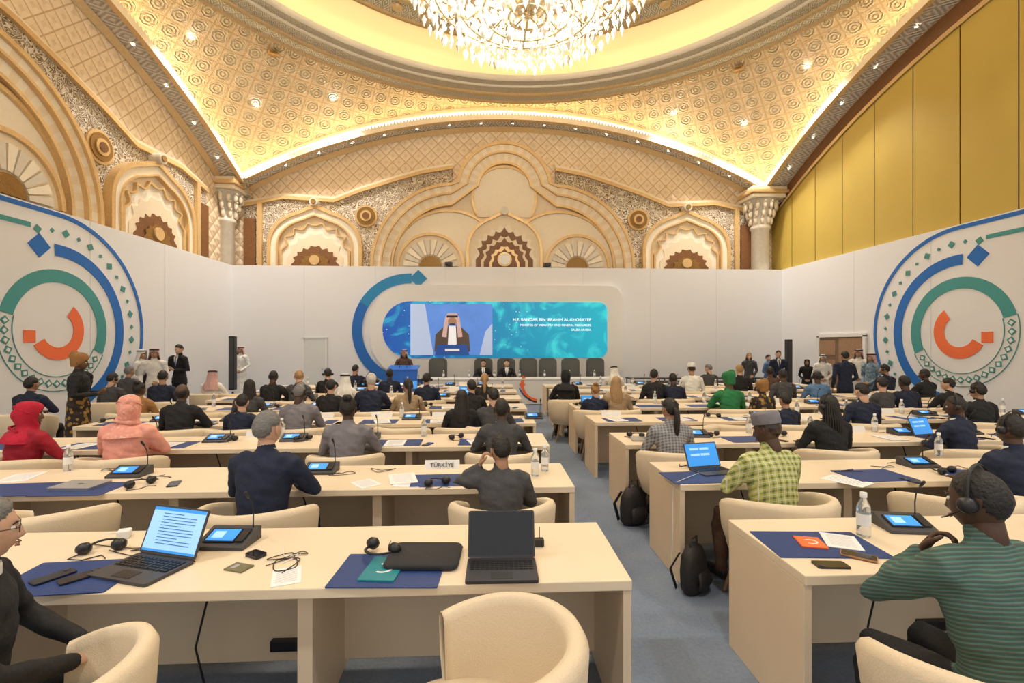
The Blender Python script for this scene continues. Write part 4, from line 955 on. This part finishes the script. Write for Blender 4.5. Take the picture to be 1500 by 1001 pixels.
b=MB(); b.box((0,0,.022),(.06,.06,.044),paper,.006); b.tube([(0,.03,.02),(-.05,.08,.004),(-.12,.1,.004)],[.003]*3,paper,5); tab(b.mesh('power_adapter'),'power_adapter',182,788,20)
tab(PD,'desk_pad',572,836,-3); tab(BTe,'booklet',562,836,-6,.0045); tab(HT,'headset',560,813,150,.012); tab(SL,'laptop_sleeve',622,820,-3,.0045)
tab(LO,'laptop',735,838,-1).scale=(1.03,1.03,1.05)
b=MB(); b.box((0,0,.02),(.05,.04,.04),black,.006); b.tube([(0,0,.04),(0,.0,.1)],[.003,.003],black,5); tab(b.mesh('usb_microphone'),'usb_microphone',790,800,0)
tab(PD,'desk_pad',1198,798,-4).scale=(1.15,1,1); tab(BO,'booklet',1187,797,-15,.0045).scale=(.75,.6,1); tab(PN,'mobile_phone',1217,829,85); tab(PB,'mobile_phone',1258,817,50,.0045); tab(PP,'paper_sheets',1232,795,-25,.0045).scale=(.8,.7,1)
tab(UN,'conference_microphone_unit',1325,775,-8); tab(BT,'water_bottle',1265,786).scale=(1.05,1.05,1.1)
# row 2
tab(PD,'desk_pad',120,717,0); tab(CL,'closed_laptop',118,714,-3,.0045); tab(UN,'conference_microphone_unit',190,697); tab(PD,'desk_pad',25,718,4); tab(PP,'paper_sheets',536,709,40).scale=(.8,.7,1)
tab(PP,'paper_sheets',603,706,-10); tab(PP,'paper_sheets',590,702,15,.0035); tab(PD,'desk_pad',650,704,2); tab(HT,'headset',640,712,30,.005); tab(BT,'water_bottle',784,697); tab(BT,'water_bottle',798,690)
tab(HT,'headset',205,712,60); tab(UN,'conference_microphone_unit',470,692,0)
for u,v in ((165,690),(230,700),(500,695),(560,690),(730,700)): loopcable(*onp(u,v))
tab(PN,'mobile_phone',255,710,20); tab(PP,'paper_sheets',30,700,15); tab(BT,'water_bottle',100,690)
p=tab(PL,'country_placard',648,686,0); text('TÜRKİYE',.05,(.0,-.036,.018),p,black,'CENTER',(PI/2-.42,0,0),'placard_text')
tab(PD,'desk_pad',1020,700,2); tab(LB,'laptop',1045,692,12); tab(PD,'desk_pad',1280,697,2); tab(UN,'conference_microphone_unit',1345,683,0); tab(HT,'headset',1385,694,20); tab(PD,'desk_pad',1440,697,0)
for u,v in ((1240,692),(1300,685),(1400,686),(1010,682)): loopcable(*onp(u,v))
tab(PP,'paper_sheets',1240,705,30); tab(PN,'mobile_phone',1335,705,10)
tab(BT,'water_bottle',1375,668)
cable([onp(1035,690)+(.776,),(1.52,3.70,.778),(1.47,3.72,.72),(1.455,3.70,.4),(1.44,3.68,.1),(1.46,3.6,.01)],paper)
tab(CL,'closed_laptop',945,645,-10); tab(LB,'laptop',1370,642,15); tab(LB,'laptop',868,600,0); tab(LB,'laptop',600,572,0)
for ri in range(2,8):
    yn=ROWS[ri]
    for x0,x1 in ((-5.3,.5),(1.65,8.4)):
        x=x0+random.uniform(.2,.4)
        while x<x1-.2:
            lap=random.random()<.22
            if random.random()<.85: place(PD,'desk_pad',(x,yn+.22,T),random.uniform(-.06,.06))
            if not lap and random.random()<.6: place(PP,'paper_sheets',(x+random.uniform(-.08,.08),yn+.2,T+.0045),random.uniform(-.3,.3))
            if lap: place(random.choice([CL,CL,LB]) ,'laptop',(x,yn+.25,T+.006),random.uniform(-.15,.15))
            elif random.random()<.25: place(PL,'country_placard',(x-.05,yn+.63,T))
            if random.random()<.6: place(UN,'conference_microphone_unit',(x+.42,yn+.42,T),random.uniform(-.1,.1))
            if random.random()<.5: place(BT,'water_bottle',(x+.22+random.uniform(-.02,.03),yn+.60,T))
            if ri<5 and random.random()<.4: place(PN,'mobile_phone',(x+.33,yn+.12,T),random.uniform(-.6,.6))
            if ri<5 and random.random()<.4: place(HT,'headset',(x-.3,yn+.42,T),random.uniform(-1,1))
            x+=random.uniform(.78,.95)
for i in range(7): place(BT,'water_bottle',(-1.4+i*.8,TY+.45,.806)); 
def bag(u,v,s_=1,rz=0):
    b=MB(); lm=pm('bag_black',(.02,.016,.015),.6,0,.6,18,.4)
    prof=[(.13,.07,0),(.16,.09,.04),(.165,.10,.18),(.15,.09,.30),(.10,.06,.38),(.04,.03,.40)]
    b.tube([(0,0,p[2]+.01) for p in prof],[(p[0],p[1]) for p in prof],lm,18); b.tube([(0,-.09,.06),(0,-.115,.12),(0,-.09,.2)],[(.09,.03),(.11,.035),(.09,.02)],lm,12)
    b.tube([(-.06,0,.37),(-.05,0,.47),(.05,0,.47),(.06,0,.37)],[.011]*4,lm,8); b.tube([(-.1,.08,.34),(-.15,.14,.2),(-.12,.1,.03)],[(.02,.006)]*3,lm,8)
    x,y=onp(u,v,0); o=b.obj('backpack',(x,y,0),math.radians(rz)); o.scale=(s_,)*3
bag(928,768,.95,20); bag(1016,866,.85,40)
# ------------------------------------------------------------ LIGHTS
def pl(x,y,z,e,r=.25,c=(1,.88,.70)):
    l=bpy.data.lights.new('lamp','POINT'); l.energy=e; l.shadow_soft_size=r; l.color=c
    o=bpy.data.objects.new('chandelier_lamp',l); sc.collection.objects.link(o); o.location=(x,y,z)
for i in range(4):
    a=PI/4+i*PI/2; pl(CX+1.2*math.cos(a),CY+1.2*math.sin(a),7.9,330,.1)
pl(CX,CY,10.4,220,.3)
for X,Y,z in DL+[(-5.5,2.0,9.6),(7.2,2.0,9.6),(.8,-1.2,9.8),(-6.5,-1,9),(8,-1,9)]:
    l=bpy.data.lights.new('downlight','SPOT'); l.energy=820; l.spot_size=math.radians(115); l.spot_blend=.8; l.shadow_soft_size=.2; l.color=(1,.94,.86)
    o=bpy.data.objects.new('downlight_lamp',l); sc.collection.objects.link(o); o.location=(X,Y,z-.12)
w=bpy.data.worlds.new('World'); sc.world=w; w.use_nodes=True
bg=w.node_tree.nodes['Background']; bg.inputs[0].default_value=(1,.95,.88,1); bg.inputs[1].default_value=.95
# ------------------------------------------------------------ CAMERA
cam=bpy.data.cameras.new('Camera'); cam.sensor_width=36; cam.lens=36*F/1500; cam.shift_y=.003; cam.clip_start=.05; cam.clip_end=200
co=bpy.data.objects.new('Camera',cam); sc.collection.objects.link(co); co.location=(0,0,EYE); co.rotation_euler=(PI/2,0,-math.asin(S)); sc.camera=co
try:
    sc.view_settings.view_transform='Standard'; sc.view_settings.look='None'; sc.view_settings.exposure=0.0
except Exception as ex: print(ex)
print('polys',sum(len(m.polygons) for m in bpy.data.meshes))
